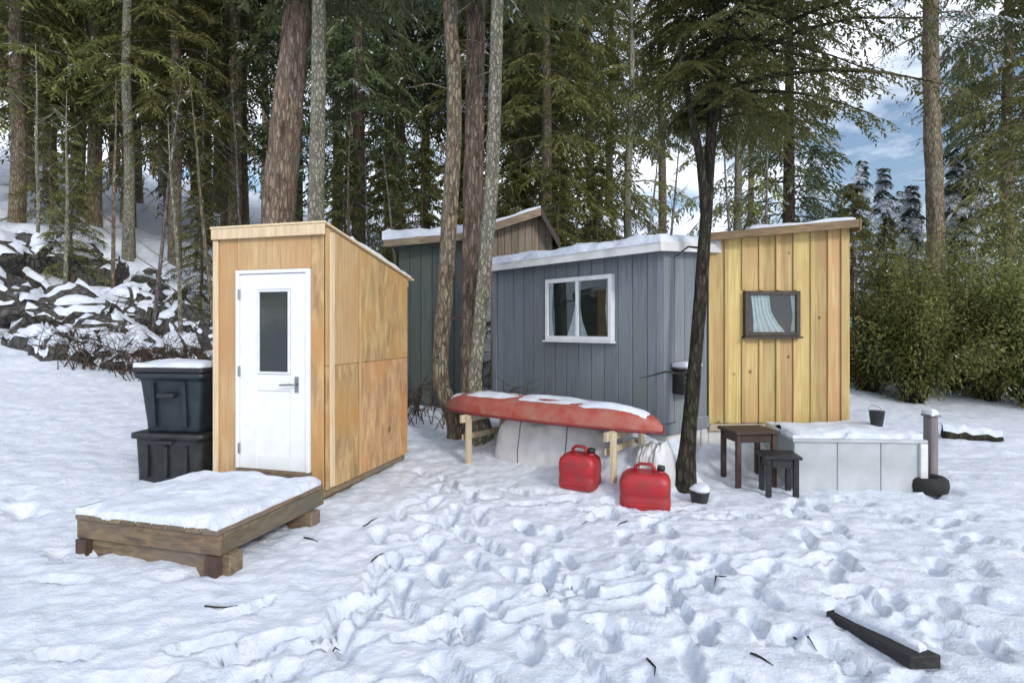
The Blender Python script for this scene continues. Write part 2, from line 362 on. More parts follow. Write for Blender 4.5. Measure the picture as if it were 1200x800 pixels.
def hfine(x, y):
    big = .05 * pnoise(x * .55 + 3, y * .55) + .10 * pnoise(x * .13, y * .13 + 9)
    r = np.hypot(x, y - 4)
    near = np.clip(1.6 - r / 14, .25, 1)
    tr = np.clip(.75 + .6 * pnoise(x * .35 + 20, y * .35 + 5) + .35, 0, 1)       # where it is trampled
    lump = .026 * np.abs(pnoise(x * 2.3 + 5, y * 2.3)) * 2 + .024 * np.abs(pnoise(x * 4.7, y * 4.7 + 7)) + .014 * pnoise(x * 8.3, y * 8.3) + .012 * pnoise(x * 15, y * 15 + 3)
    bank = np.clip((-.75 * x + .66 * y - 11) / 3, 0, 1)
    return big + near * (.35 + .65 * tr) * lump + bank * (.35 * pnoise(x * .6, y * .6 + 2) + .18 * pnoise(x * 1.5 + 8, y * 1.5)) - .02

FOOT = []
fr = random.Random(5)
def trail(x0, y0, x1, y1, n, spread=.07):
    L = math.hypot(x1 - x0, y1 - y0); dx, dy = (x1 - x0) / L, (y1 - y0) / L
    for i in range(n):
        t = (i + .5) / n; s = .11 if i % 2 else -.11
        FOOT.append((x0 + (x1 - x0) * t - dy * s + fr.uniform(-spread, spread), y0 + (y1 - y0) * t + dx * s + fr.uniform(-spread, spread),
                     math.atan2(dy, dx) + fr.uniform(-.35, .35), fr.uniform(.035, .06)))
trail(.4, 1.2, -1.1, 5.2, 13); trail(.9, 1.2, 1.0, 5.3, 14); trail(1.4, 1.6, 2.9, 5.6, 13); trail(-.6, 3.2, 2.6, 4.4, 12); trail(-1.2, 1.6, -.5, 6.2, 14)
trail(-3.2, 2.6, .6, 3.6, 14); trail(.1, 2.2, 2.6, 2.6, 9); trail(1.9, 1.6, 1.2, 4.8, 11); trail(-.4, 5.8, 2.2, 5.1, 10); trail(.6, 2.0, .2, 5.0, 12); trail(2.4, 3.0, 4.2, 5.4, 9)
trail(-4.6, 4.0, -1.9, 2.0, 12); trail(-2.6, 1.5, -1.0, 3.4, 9); trail(2.6, 2.0, 4.6, 4.4, 12); trail(3.4, 5.4, 4.6, 3.0, 9); trail(-4.4, 5.4, -4.0, 2.4, 10); trail(-.9, 6.6, .1, 3.4, 11)
for i in range(50):
    FOOT.append((fr.uniform(-4.4, 5), fr.uniform(1.4, 6), fr.uniform(0, 6.28), fr.uniform(.02, .045)))
for i in range(45):
    FOOT.append((fr.uniform(-1.4, 2.8), fr.uniform(1.3, 5.4), fr.uniform(0, 6.28), fr.uniform(.02, .05)))

def footprints(x, y):
    d = np.zeros_like(x)
    for fx, fy, a, dep in FOOT:
        m = (np.abs(x - fx) < .4) & (np.abs(y - fy) < .4)
        if not m.any(): continue
        lx = (x[m] - fx) * math.cos(a) + (y[m] - fy) * math.sin(a); ly = -(x[m] - fx) * math.sin(a) + (y[m] - fy) * math.cos(a)
        wv = .006 * np.sin(lx * 60 + fx * 9) + .008 * np.sin(ly * 70 + fy * 7)
        e1 = np.sqrt(((lx - .055) / .115) ** 2 + (ly / .056) ** 2); e2 = np.sqrt(((lx + .095) / .065) ** 2 + (ly / .046) ** 2)
        e = np.minimum(e1, e2) + wv * 6
        st = np.clip((1.22 - e) / .30, 0, 1); st = st * st * (3 - 2 * st)
        d[m] += -dep * 1.25 * st + dep * .22 * np.exp(-((e - 1.45) / .25) ** 2)
    return np.clip(d, -.10, .018)

def hgt(x, y):
    x = np.atleast_1d(np.asarray(x, float)); y = np.atleast_1d(np.asarray(y, float))
    return float((hbase(x, y) + hfine(x, y) + footprints(x, y))[0])

def build_ground():
    N = 980; a = 1.7; U = math.asinh(420 / a)
    u = np.linspace(-U, U, N)
    gx, gy = np.meshgrid(a * np.sinh(u) + .4, a * np.sinh(u) + 3.7)
    x = gx.ravel(); y = gy.ravel()
    z = hbase(x, y) + hfine(x, y)
    nm = (np.abs(x) < 7) & (y > 0) & (y < 9)
    z[nm] += footprints(x[nm], y[nm])
    V = np.stack([x, y, z], 1)
    i = np.arange(N * N).reshape(N, N)
    Fq = np.stack([i[:-1, :-1].ravel(), i[:-1, 1:].ravel(), i[1:, 1:].ravel(), i[1:, :-1].ravel()], 1)
    o = link('ground', mesh_np('ground', V, Fq, True), None, M['ground'])
    tag(o, 'trampled snow covered clearing rising to a wooded bank', kind='structure')
build_ground()

def snow_slab(name, parent, x0, x1, y0, y1, zf, t, nx=24, ny=20, edge=.10, rough=.25, seed=0, lip=.02):
    """snow lying on a rectangle; zf(x,y) gives the surface it lies on"""
    X, Y = np.meshgrid(np.linspace(0, 1, nx), np.linspace(0, 1, ny))
    # denser towards the rim
    ez = lambda q: q - .12 * np.sin(2 * np.pi * q)
    X = ez(X); Y = ez(Y)
    x = x0 + (x1 - x0) * X; y = y0 + (y1 - y0) * Y
    d = np.minimum(np.minimum(x - x0, x1 - x), np.minimum(y - y0, y1 - y))
    d = d + edge * (.30 + .9 * pnoise(x * 3.1 + seed * 2, y * 3.1 + 5) - .55 * np.abs(pnoise(x * 9 + seed, y * 9))) * np.clip(1.4 - d / (edge * 4), 0, 1)
    d = np.minimum(d, 9)
    k = np.clip(d / edge, 0, 1); prof = np.sqrt(np.clip(1 - (1 - k) ** 2, 0, 1))
    nz = pnoise(x * 2.4 + seed, y * 2.4 + seed * 1.7) * rough + pnoise(x * 7 + seed, y * 7) * rough * .35
    zb = np.vectorize(zf)(x, y)
    wob = (1 - k) * .5
    x = x + wob * lip * 2 * pnoise(y * 5 + seed, x * 5); y = y + wob * lip * 2 * pnoise(x * 5 + seed + 9, y * 5)
    z = zb + t * (.12 * (k > 0) + .88 * prof) * (1 + nz) + .004 - .012 * (k <= 0)
    V = np.stack([x.ravel(), y.ravel(), z.ravel()], 1); i = np.arange(nx * ny).reshape(ny, nx)
    Fq = [tuple(q) for q in np.stack([i[:-1, :-1].ravel(), i[:-1, 1:].ravel(), i[1:, 1:].ravel(), i[1:, :-1].ravel()], 1)]
    rim = list(i[0, :]) + list(i[1:, -1]) + list(i[-1, -2::-1]) + list(i[-2:0, 0])
    Vb = V[rim].copy(); Vb[:, 2] = zb.ravel()[rim] - .012
    o = len(V); V = np.vstack([V, Vb]); n = len(rim)
    for j in range(n): Fq.append((rim[j], o + j, o + (j + 1) % n, rim[(j + 1) % n]))
    return link(name, mesh_np(name, V, np.array(Fq), True), parent, M['snow'])

# ------------------------------------------------------------------ outhouse (plywood hut)
RZ = math.atan2(-.272, .962)
OL = Vector((-2.90, 5.615, .0))
def build_outhouse():
    t = empty('plywood_hut', OL, RZ, 'tall narrow plywood hut with a white half glazed door', 'hut')
    Wd, D, zb, zf, zr = 1.20, 1.70, .15, 2.60, 2.25
    zt = lambda y: zf + (zr - zf) * y / D
    # dark skids and floor frame
    for x in (.08, Wd - .16): part('skid', t, (x, -.03, -.10), (x + .09, D + .10, .075), M['timber_y'])
    part('floor_frame', t, (.012, .012, .075), (Wd - .012, D - .012, .149), M['timber'])
    # core (inside lining)
    hexa('inner_wall', t, [(.02, .02, .15), (Wd - .02, .02, .15), (Wd - .02, D - .02, .15), (.02, D - .02, .15),
                     (.02, .02, zt(0) - .02), (Wd - .02, .02, zt(0) - .02), (Wd - .02, D - .02, zt(D) - .02), (.02, D - .02, zt(D) - .02)], M['osb'], 0)
    # front: strips round the door
    dx0, dx1, dz0, dz1 = .285, 1.025, .31, 2.17
    part('plywood_panel', t, (.0, .0, zb), (dx0 - .045, .019, zf), M['ply'])
    part('plywood_panel', t, (dx1 + .045, .0, zb), (Wd - .0, .019, zf), M['osb'])
    part('plywood_panel', t, (dx0 - .042, .0, dz1 + .045), (dx1 + .042, .019, zf), M['ply'])
    part('sill_board', t, (dx0 - .042, -.02, zb), (dx1 + .042, .019, dz0 - .004), M['timber'])
    # right side: sheets with upper and lower pieces
    def side(y0, y1, z0, z1f, mat, x=Wd):
        za, zc = (z1f if z1f else zt(y0)), (z1f if z1f else zt(y1))
        s = 1 if x > .5 else -1
        xa, xb = (x - .019, x + .0) if s > 0 else (x, x + .019)
        xa += s * .02; xb += s * .02
        hexa('plywood_panel', t, [(xa, y0, z0), (xb, y0, z0), (xb, y1, z0), (xa, y1, z0), (xa, y0, za), (xb, y0, za), (xb, y1, zc), (xa, y1, zc)], mat, .003)
    side(.022, .60, zb, 1.30, M['osb']); side(.022, .60, 1.304, None, M['ply'])
    side(.604, D - .002, zb, 1.30, M['osb']); side(.604, D - .002, 1.304, None, M['osb'])
    side(.022, D - .002, zb, None, M['ply'], 0.0)
    part('plywood_panel', t, (.0, D - .019, zb), (Wd, D, zr), M['osb'])
    # trims
    part('corner_trim', t, (Wd + .022, .06, zb + .02), (Wd + .040, .13, zt(.1) - .03), M['trim'])
    part('corner_trim', t, (-.03, -.022, zb), (.03, -.002, zf - .09), M['trim'])
    part('seam_batten', t, (Wd + .022, .585, zb + .02), (Wd + .034, .618, zt(.6) - .04), M['ply'])
    # roof: sheet, fascias, rafters
    roof = hexa('roof', t, [(-.04, -.05, zt(-.05) + .01), (Wd + .05, -.05, zt(-.05) + .01), (Wd + .05, D + .12, zt(D + .12) + .01), (-.04, D + .12, zt(D + .12) + .01),
                     (-.04, -.05, zt(-.05) + .03), (Wd + .05, -.05, zt(-.05) + .03), (Wd + .05, D + .12, zt(D + .12) + .03), (-.04, D + .12, zt(D + .12) + .03)], M['trim'], .003)
    part('fascia', t, (-.03, -.045, zf - .085), (Wd + .04, -.026, zf + .016), M['trim'])
    for x in (.05, .6, 1.14): part('rafter_tail', t, (x, D + .002, zr - .085), (x + .038, D + .11, zr - .02), M['trim'])
    snow_slab('roof_snow', t, -.04, Wd + .02, .45, D + .10, lambda x, y: zt(y) + .032, .05, 16, 14, seed=3)
    # door
    for (a, b_) in (((dx0 - .04, -.03, dz0), (dx0 - .003, .018, dz1 + .04)), ((dx1 + .003, -.03, dz0), (dx1 + .04, .018, dz1 + .04)), ((dx0 - .003, -.03, dz1 + .004), (dx1 + .003, .018, dz1 + .04))):
        part('door_frame', t, a, b_, M['white'])
    gx0, gx1, gz0, gz1 = .485, .85, 1.22, 2.02
    door = empty('door', (0, 0, 0)); door.parent = t
    part('stile', door, (dx0, -.014, dz0), (gx0 - .003, .012, dz1), M['white'])
    part('stile', door, (gx1 + .003, -.014, dz0), (dx1, .012, dz1), M['white'])
    part('rail', door, (gx0 - .003, -.014, gz1 + .003), (gx1 + .003, .012, dz1), M['white'])
    part('rail', door, (gx0 - .003, -.014, dz0), (gx1 + .003, .012, dz0 + .14), M['white'])
    part('rail', door, (gx0 - .003, -.014, 1.06), (gx1 + .003, .012, gz0 - .003), M['white'])
    part('door_panel', door, (gx0 - .003, -.004, dz0 + .14), (gx1 + .003, .010, 1.06), M['white'])
    for a, b_ in (((gx0, -.022, gz0), (gx0 + .022, .0, gz1)), ((gx1 - .022, -.022, gz0), (gx1, .0, gz1)), ((gx0 + .022, -.022, gz0), (gx1 - .022, .0, gz0 + .022)), ((gx0 + .022, -.022, gz1 - .022), (gx1 - .022, .0, gz1))):
        part('glazing_bead', door, a, b_, M['vinyl'], .003)
    part('glass_pane', door, (gx0 + .018, -.008, gz0 + .018), (gx1 - .018, -.004, gz1 - .018), M['glass'], 0)
    part('dark_interior', door, (gx0 - .002, .004, gz0 - .002), (gx1 + .002, .014, gz1 + .002), M['dark'], 0)
    hx = .925
    tube('door_handle', door, [(hx, -.016, 1.13), (hx, -.06, 1.13), (hx - .02, -.066, 1.13), (hx - .15, -.064, 1.122)], [.014, .011, .010, .008], M['metal'], 8)
    part('lock_plate', door, (hx - .022, -.018, 1.05), (hx + .022, -.0135, 1.20), M['metal'])
    for z in (.5, 1.24, 1.98): part('hinge', door, (dx0 - .012, -.034, z - .05), (dx0 + .010, -.015, z + .05), M['metal'])
build_outhouse()

# ------------------------------------------------------------------ deck in front of it
def build_deck():
    A = Vector((-1.98, 3.87, 0)); org = A + Vector((-.962, .272, 0)) * 1.28
    t = empty('wooden_deck', org, RZ, 'low timber deck with snow on top before the hut door', 'deck')
    Wd, D, zt = 1.28, 1.20, .285
    for i in range(9):
        x0 = i * Wd / 9
        part('deck_board', t, (x0 + .003, -.015, zt - .035), (x0 + Wd / 9 - .003, D, zt), M['timber_y'])
    part('rim_joist', t, (.0, .0, zt - .175), (Wd, .04, zt - .037), M['timber'])
    part('rim_joist', t, (.0, D - .04, zt - .175), (Wd, D, zt - .037), M['timber'])
    for x in (0, .4, .82, Wd - .04): part('joist', t, (x, .042, zt - .175), (x + .04, D - .042, zt - .037), M['timber_y'])
    for y in (.04, .95):
        part('sleeper', t, (-.02, y, -.14), (Wd + .05, y + .13, zt - .178), M['timber'], .01)
    for x in (.01, Wd - .11): part('corner_block', t, (x, -.02, -.12), (x + .1, .036, zt - .178), M['darkwood'])
    snow_slab('snow_cover', t, .0, Wd - .015, -.01, D - .015, lambda x, y: zt, .06, 70, 66, edge=.10, rough=.8, seed=7)
    snow_slab('snow_cover', t, .35, .8, .45, .9, lambda x, y: zt + .03, .05, 14, 14, edge=.2, rough=.5, seed=17)
build_deck()

# ------------------------------------------------------------------ black bins beside the hut
def tub_mesh(w0, d0, w1, d1, h, rim=.03, ribs=6, bev=.03):
    bm = bmesh.new()
    def ring(w_, d_, z, r=.06, seg=4):
        out = []
        for cx, cy, a0 in ((1, 1, 0), (-1, 1, 90), (-1, -1, 180), (1, -1, 270)):
            for k in range(seg + 1):
                a = math.radians(a0 + 90 * k / seg)
                out.append(bm.verts.new((cx * (w_ / 2 - r) + r * math.cos(a), cy * (d_ / 2 - r) + r * math.sin(a), z)))
        return out
    lv = [(w0, d0, 0), (w0 + .01, d0 + .01, .02)]
    for i in range(1, 6):
        f = i / 6; lv.append((w0 + (w1 - w0) * f, d0 + (d1 - d0) * f, h * f))
    lv += [(w1, d1, h - .06), (w1 + rim * 2, d1 + rim * 2, h - .055), (w1 + rim * 2, d1 + rim * 2, h - .005), (w1 + rim, d1 + rim, h)]
    R = [ring(*x) for x in lv]
    n = len(R[0])
    for a, b in zip(R, R[1:]):
        for i in range(n): bm.faces.new((a[i], a[(i + 1) % n], b[(i + 1) % n], b[i]))
    bm.faces.new(R[0][::-1]); bm.faces.new(R[-1])
    me = bpy.data.meshes.new('tub'); bm.to_mesh(me); bm.free()
    for p in me.polygons: p.use_smooth = len(p.vertices) == 4
    return me
def build_bins():
    c = Vector((-3.38, 5.95, 0)); rz = RZ + .1
    zb = .09
    lo = empty('storage_tub', (c.x, c.y, zb), rz, 'wide dark grey plastic tub under the black bin', 'tub')
    link('tub_body', tub_mesh(.72, .52, .76, .56, .52), lo, M['black'])
    for x in (-.22, 0, .22): part('rib', lo, (x - .02, -.30, .08), (x + .02, -.262, .40), M['black'], .006)
    part('handle', lo, (-.10, -.335, .42), (.10, -.296, .45), M['black'], .008)
    up = empty('plastic_bin', (c.x + .01, c.y, zb + .52), rz + .04, 'flared blue black plastic bin with snow on its lid', 'bin')
    link('bin_body', tub_mesh(.58, .46, .70, .56, .60), up, M['blueblack'])
    part('lid', up, (-.39, -.32, .603), (.39, .32, .655), M['black'], .015)
    part('handle', up, (-.09, -.345, .36), (.09, -.262, .40), M['black'], .01)
    for x in (-.17, .17): part('rib', up, (x - .02, -.29, .06), (x + .02, -.235, .50), M['blueblack'], .006, rot=(math.radians(4), 0, 0))
    snow_slab('snow_cap', up, -.37, .37, -.30, .30, lambda x, y: .655, .055, 24, 20, edge=.14, rough=.7, seed=4)
build_bins()

# ------------------------------------------------------------------ windows
def window(parent, x0, x1, z0, z1, y, fw, fmat, mull=True, proud=.05, curtains=(), name='window', label=None):
    o = empty(name, (0, y, 0)); o.parent = parent
    if label: o['label'] = label
    part('frame', o, (x0, -proud, z0), (x0 + fw, .0, z1), fmat); part('frame', o, (x1 - fw, -proud, z0), (x1, .0, z1), fmat)
    part('frame', o, (x0 + fw, -proud, z1 - fw), (x1 - fw, .0, z1), fmat); part('frame', o, (x0 + fw, -proud, z0), (x1 - fw, .0, z0 + fw), fmat)
    part('sill', o, (x0 - .02, -proud - .03, z0 - .025), (x1 + .02, -.002, z0 - .002), fmat)
    xm = (x0 + x1) / 2
    if mull: part('mullion', o, (xm - fw * .45, -proud + .008, z0 + fw), (xm + fw * .45, -.002, z1 - fw), fmat)
    spans = [(x0 + fw, xm - fw * .45), (xm + fw * .45, x1 - fw)] if mull else [(x0 + fw, x1 - fw)]
    for a, b in spans:
        part('glass_pane', o, (a - .003, -proud + .018, z0 + fw - .003), (b + .003, -proud + .022, z1 - fw + .003), M['glass'], 0)
    part('dark_interior', o, (x0 + fw, -.012, z0 + fw), (x1 - fw, -.004, z1 - fw), M['dark'], 0)
    for poly in curtains:
        # poly: rows of (z, left x, right x); gathered cloth with folds
        zz = np.linspace(poly[0][0], poly[-1][0], 16); xl = np.interp(zz, [q[0] for q in poly], [q[1] for q in poly]); xr = np.interp(zz, [q[0] for q in poly], [q[2] for q in poly])
        V = []; nc = 40
        for zq, a, b in zip(zz, xl, xr):
            for j in range(nc):
                f = j / (nc - 1); V.append((a + (b - a) * f, -.026 + .007 * math.sin(f * 34 + zq * 2) + .003 * math.sin(f * 13 + zq * 5), zq))
        i = np.arange(16 * nc).reshape(16, nc)
        link('curtain', mesh_np('curtain', V, np.stack([i[:-1, :-1].ravel(), i[:-1, 1:].ravel(), i[1:, 1:].ravel(), i[1:, :-1].ravel()], 1), True), o, M['curtain'])
    return o

# ------------------------------------------------------------------ grey cabin
CRZ = math.atan2(-.754, .657)
CW = Vector((-.25, 8.5, 0))
def build_cabin():
    t = empty('grey_cabin', CW, CRZ, 'small slate grey board cabin with a white framed window and snowy roof', 'cabin')
    Wd, D, zb, zt = 2.92, 2.3, .60, 2.56
    rise = .16
    rt = lambda y: zt + rise * y / D
    hexa('inner_wall', t, [(.02, .02, zb), (Wd - .02, .02, zb), (Wd - .02, D - .02, zb), (.02, D - .02, zb), (.02, .02, rt(0) - .01), (Wd - .02, .02, rt(0) - .01), (Wd - .02, D - .02, rt(D) - .01), (.02, D - .02, rt(D) - .01)], M['grey'], 0)
    n = 14
    for i in range(n):
        x0 = i * Wd / n; part('siding_board', t, (x0 + .004, -.004 - .003 * (i % 3 == 1), zb), (x0 + Wd / n - .004, .019, zt), M['grey'])
    n = 11
    for i in range(n):
        y0 = i * D / n; ya, yb = y0 + .004, y0 + D / n - .004
        for xa, xb in ((Wd - .019, Wd + .004), (-.004, .019)):
            hexa('siding_board', t, [(xa, ya, zb), (xb, ya, zb), (xb, yb, zb), (xa, yb, zb), (xa, ya, rt(ya)), (xb, ya, rt(ya)), (xb, yb, rt(yb)), (xa, yb, rt(yb))], M['grey'], .003)
    part('siding_board', t, (0, D - .019, zb), (Wd, D + .004, rt(D) - .01), M['grey'])
    part('corner_trim', t, (Wd - .07, -.026, zb), (Wd + .03, -.008, zt - .02), M['greytrim'])
    part('corner_trim', t, (Wd + .006, -.006, zb), (Wd + .03, .08, zt - .02), M['greytrim'])
    part('corner_trim', t, (-.03, -.026, zb), (.06, -.008, zt - .02), M['greytrim'])
    part('rim_board', t, (-.03, -.04, zb - .13), (Wd + .04, -.006, zb - .003), M['greytrim'])
    part('rim_board', t, (Wd + .004, -.002, zb - .13), (Wd + .04, D, zb - .003), M['greytrim'])
    for i in range(4):
        x0 = i * Wd / 4; part('skirting_panel', t, (x0 + .004, .0, -.25), (x0 + Wd / 4 - .004, .015, zb - .135), M['skirt'])
    for i in range(3):
        y0 = i * D / 3; part('skirting_panel', t, (Wd - .015, y0 + .02, -.25), (Wd, y0 + D / 3 - .004, zb - .135), M['skirt'])
    for x in (.05, 1.4, 2.75):
        for y in (.15, 2.05): part('pier', t, (x, y, -.3), (x + .14, y + .14, zb), M['timber'])
    # roof
    o_f, o_e, o_b = .20, .10, .15
    def slab(name, x0, x1, y0, y1, d0, d1, mat):
        return hexa(name, t, [(x0, y0, rt(y0) + d0), (x1, y0, rt(y0) + d0), (x1, y1, rt(y1) + d0), (x0, y1, rt(y1) + d0), (x0, y0, rt(y0) + d1), (x1, y0, rt(y0) + d1), (x1, y1, rt(y1) + d1), (x0, y1, rt(y1) + d1)], mat, .003)
    slab('roof', -o_e, Wd + o_e, -o_f, D + o_b, .004, .034, M['shingle'])
    slab('fascia', -o_e, Wd + o_e, -o_f - .022, -o_f - .002, -.07, .036, M['skirt'])
    slab('fascia', Wd + o_e + .002, Wd + o_e + .022, -o_f - .022, D + o_b, -.07, .036, M['skirt'])
    for i in range(6):
        x = .1 + i * .52; slab('rafter_tail', x, x + .04, -o_f, -.01, -.075, .002, M['greytrim'])
    snow_slab('roof_snow', t, -o_e - .01, Wd + o_e + .02, -o_f - .03, D + o_b, lambda x, y: rt(y) + .036, .085, 70, 44, edge=.13, rough=.7, seed=5)
    # window: t along the wall from pixels
    def tx(px):
        k = (px - CX) / F
        return (k * CW.y - CW.x) / (.657 + k * .754)
    xa, xb = tx(643), tx(721)
    z0, z1 = 1.50, 2.30
    xm = (xa + xb) / 2; f = .055
    window(t, xa, xb, z0, z1, -.006, f, M['vinyl'], True, .065,
           curtains=[[(z0 + .05, xm - .20, xm + .16), (z0 + .25, xm - .11, xm + .07), (z0 + .45, xm - .04, xm + .03), (z1 - .05, xm - .05, xm + .04)],
                     [(z0 + .05, xa + .05, xa + .13), (z0 + .3, xa + .05, xa + .09), (z1 - .05, xa + .05, xa + .12)], [(z0 + .05, xb - .09, xb - .05), (z0 + .4, xb - .12, xb - .05), (z1 - .05, xb - .09, xb - .05)]])
    # dark vent box on the end wall with a snow cap
    v = empty('vent_box', (0, 0, 0)); v.parent = t
    part('box', v, (Wd + .006, .16, .92), (Wd + .16, .46, 1.20), M['black'], .01)
    part('hood', v, (Wd + .006, .13, 1.203), (Wd + .20, .49, 1.225), M['metal'])
    for k in range(4): part('louvre', v, (Wd + .158, .18, .96 + k * .055), (Wd + .172, .44, .985 + k * .055), M['black'], .002)
    snow_slab('snow_cap', v, Wd + .01, Wd + .19, .14, .48, lambda x, y: 1.226, .05, 10, 12, edge=.06, seed=9)
build_cabin()

# ------------------------------------------------------------------ dark green cabin behind
def build_back_cabin():
    t = empty('dark_green_cabin', (-1.98, 10.0, .0), 0, 'narrow dark green board cabin with a snowy roof beside the plywood hut', 'cabin')
    Wd, D, zb = 1.36, 2.4, .32
    zl, zr = 3.12, 3.24
    rt = lambda x: zl + (zr - zl) * x / Wd
    hexa('inner_wall', t, [(.02, .02, zb), (Wd - .02, .02, zb), (Wd - .02, D - .02, zb), (.02, D - .02, zb), (.02, .02, rt(0) - .02), (Wd - .02, .02, rt(Wd) - .02), (Wd - .02, D - .02, rt(Wd) - .02), (.02, D - .02, rt(0) - .02)], M['green'], 0)
    n = 7
    for i in range(n):
        a, b = i * Wd / n + .004, (i + 1) * Wd / n - .004
        hexa('siding_board', t, [(a, -.003, zb), (b, -.003, zb), (b, .019, zb), (a, .019, zb), (a, -.003, rt(a)), (b, -.003, rt(b)), (b, .019, rt(b)), (a, .019, rt(a))], M['green'], .003)
    for i in range(12):
        a, b = i * D / 12 + .004, (i + 1) * D / 12 - .004
        part('siding_board', t, (-.004, a, zb), (.019, b, zl), M['green'])
        part('siding_board', t, (Wd - .019, a, zb), (Wd + .004, b, zr), M['green'])
    for i in range(3):
        part('skirting_panel', t, (i * Wd / 3 + .004, .0, -.3), ((i + 1) * Wd / 3 - .004, .02, zb - .004), M['timber'])
    part('skirting_panel', t, (.0, .022, -.3), (.02, D, zb - .004), M['timber_y'])
    def slab(name, x0, x1, y0, y1, d0, d1, mat):
        return hexa(name, t, [(x0, y0, rt(x0) + d0), (x1, y0, rt(x1) + d0), (x1, y1, rt(x1) + d0), (x0, y1, rt(x0) + d0), (x0, y0, rt(x0) + d1), (x1, y0, rt(x1) + d1), (x1, y1, rt(x1) + d1), (x0, y1, rt(x0) + d1)], mat, .003)
    slab('roof', -.2, Wd + .15, -.3, D + .2, .003, .05, M['shingle'])
    slab('fascia', -.2, Wd + .15, -.325, -.302, -.07, .055, M['oldtrim'])
    slab('soffit', -.19, Wd + .13, -.298, -.006, -.03, .001, M['trim'])
    snow_slab('roof_snow', t, -.22, Wd + .12, -.33, D + .2, lambda x, y: rt(x) + .056, .15, 40, 40, edge=.14, rough=.6, seed=2)
build_back_cabin()

def build_gable_shed():
    x0, y0 = -.45, 12.0
    t = empty('brown_gable_shed', (x0, y0, 0), 0, 'brown board shed with a tan edged gable behind the grey cabin roof', 'shed')
    Wd, D, xp = 1.30, 2.0, 1.05
    ze, zp, zr = 3.74, 4.08, 3.62
    rt = lambda x: ze + (zp - ze) * x / xp if x <= xp else zp + (zr - zp) * (x - xp) / (Wd - xp)
    B = [0, xp, Wd]
    hexa('inner_wall', t, [(.02, .02, -.2), (Wd - .02, .02, -.2), (Wd - .02, D, -.2), (.02, D, -.2), (.02, .02, 3.55), (Wd - .02, .02, 3.55), (Wd - .02, D, 3.55), (.02, D, 3.55)], M['oldtrim'], 0)
    n = 9
    for i in range(n):
        a, b = i * Wd / n + .004, (i + 1) * Wd / n - .004
        hexa('wall_board', t, [(a, -.004, -.2), (b, -.004, -.2), (b, .019, -.2), (a, .019, -.2), (a, -.004, rt(a)), (b, -.004, rt(b)), (b, .019, rt(b)), (a, .019, rt(a))], M['oldboard'], .003)
    def leafroof(name, xs, xe, zs, zz, ya, yb, d0, d1, mat):
        hexa(name, t, [(xs, ya, zs + d0), (xe, ya, zz + d0), (xe, yb, zz + d0), (xs, yb, zs + d0), (xs, ya, zs + d1), (xe, ya, zz + d1), (xe, yb, zz + d1), (xs, yb, zs + d1)], mat, .003)
    sl_ = (zp - ze) / xp
    leafroof('roof', -.5, xp - .002, ze - .5 * sl_, zp, -.25, D + .1, .004, .05, M['shingle'])
    leafroof('roof', xp + .002, Wd + .14, zp, zr - .24, -.25, D + .1, .004, .05, M['brownframe'])
    leafroof('barge_board', -.5, xp - .002, ze - .5 * sl_, zp, -.275, -.252, -.11, .055, M['oldtrim'])
    leafroof('barge_board', xp + .002, Wd + .14, zp, zr - .24, -.275, -.252, -.12, .055, M['brownframe'])
    snow_slab('roof_snow', t, -.5, xp, -.26, D + .1, lambda x, y: ze + sl_ * x + .05, .07, 30, 30, edge=.12, rough=.8, seed=61)
build_gable_shed()

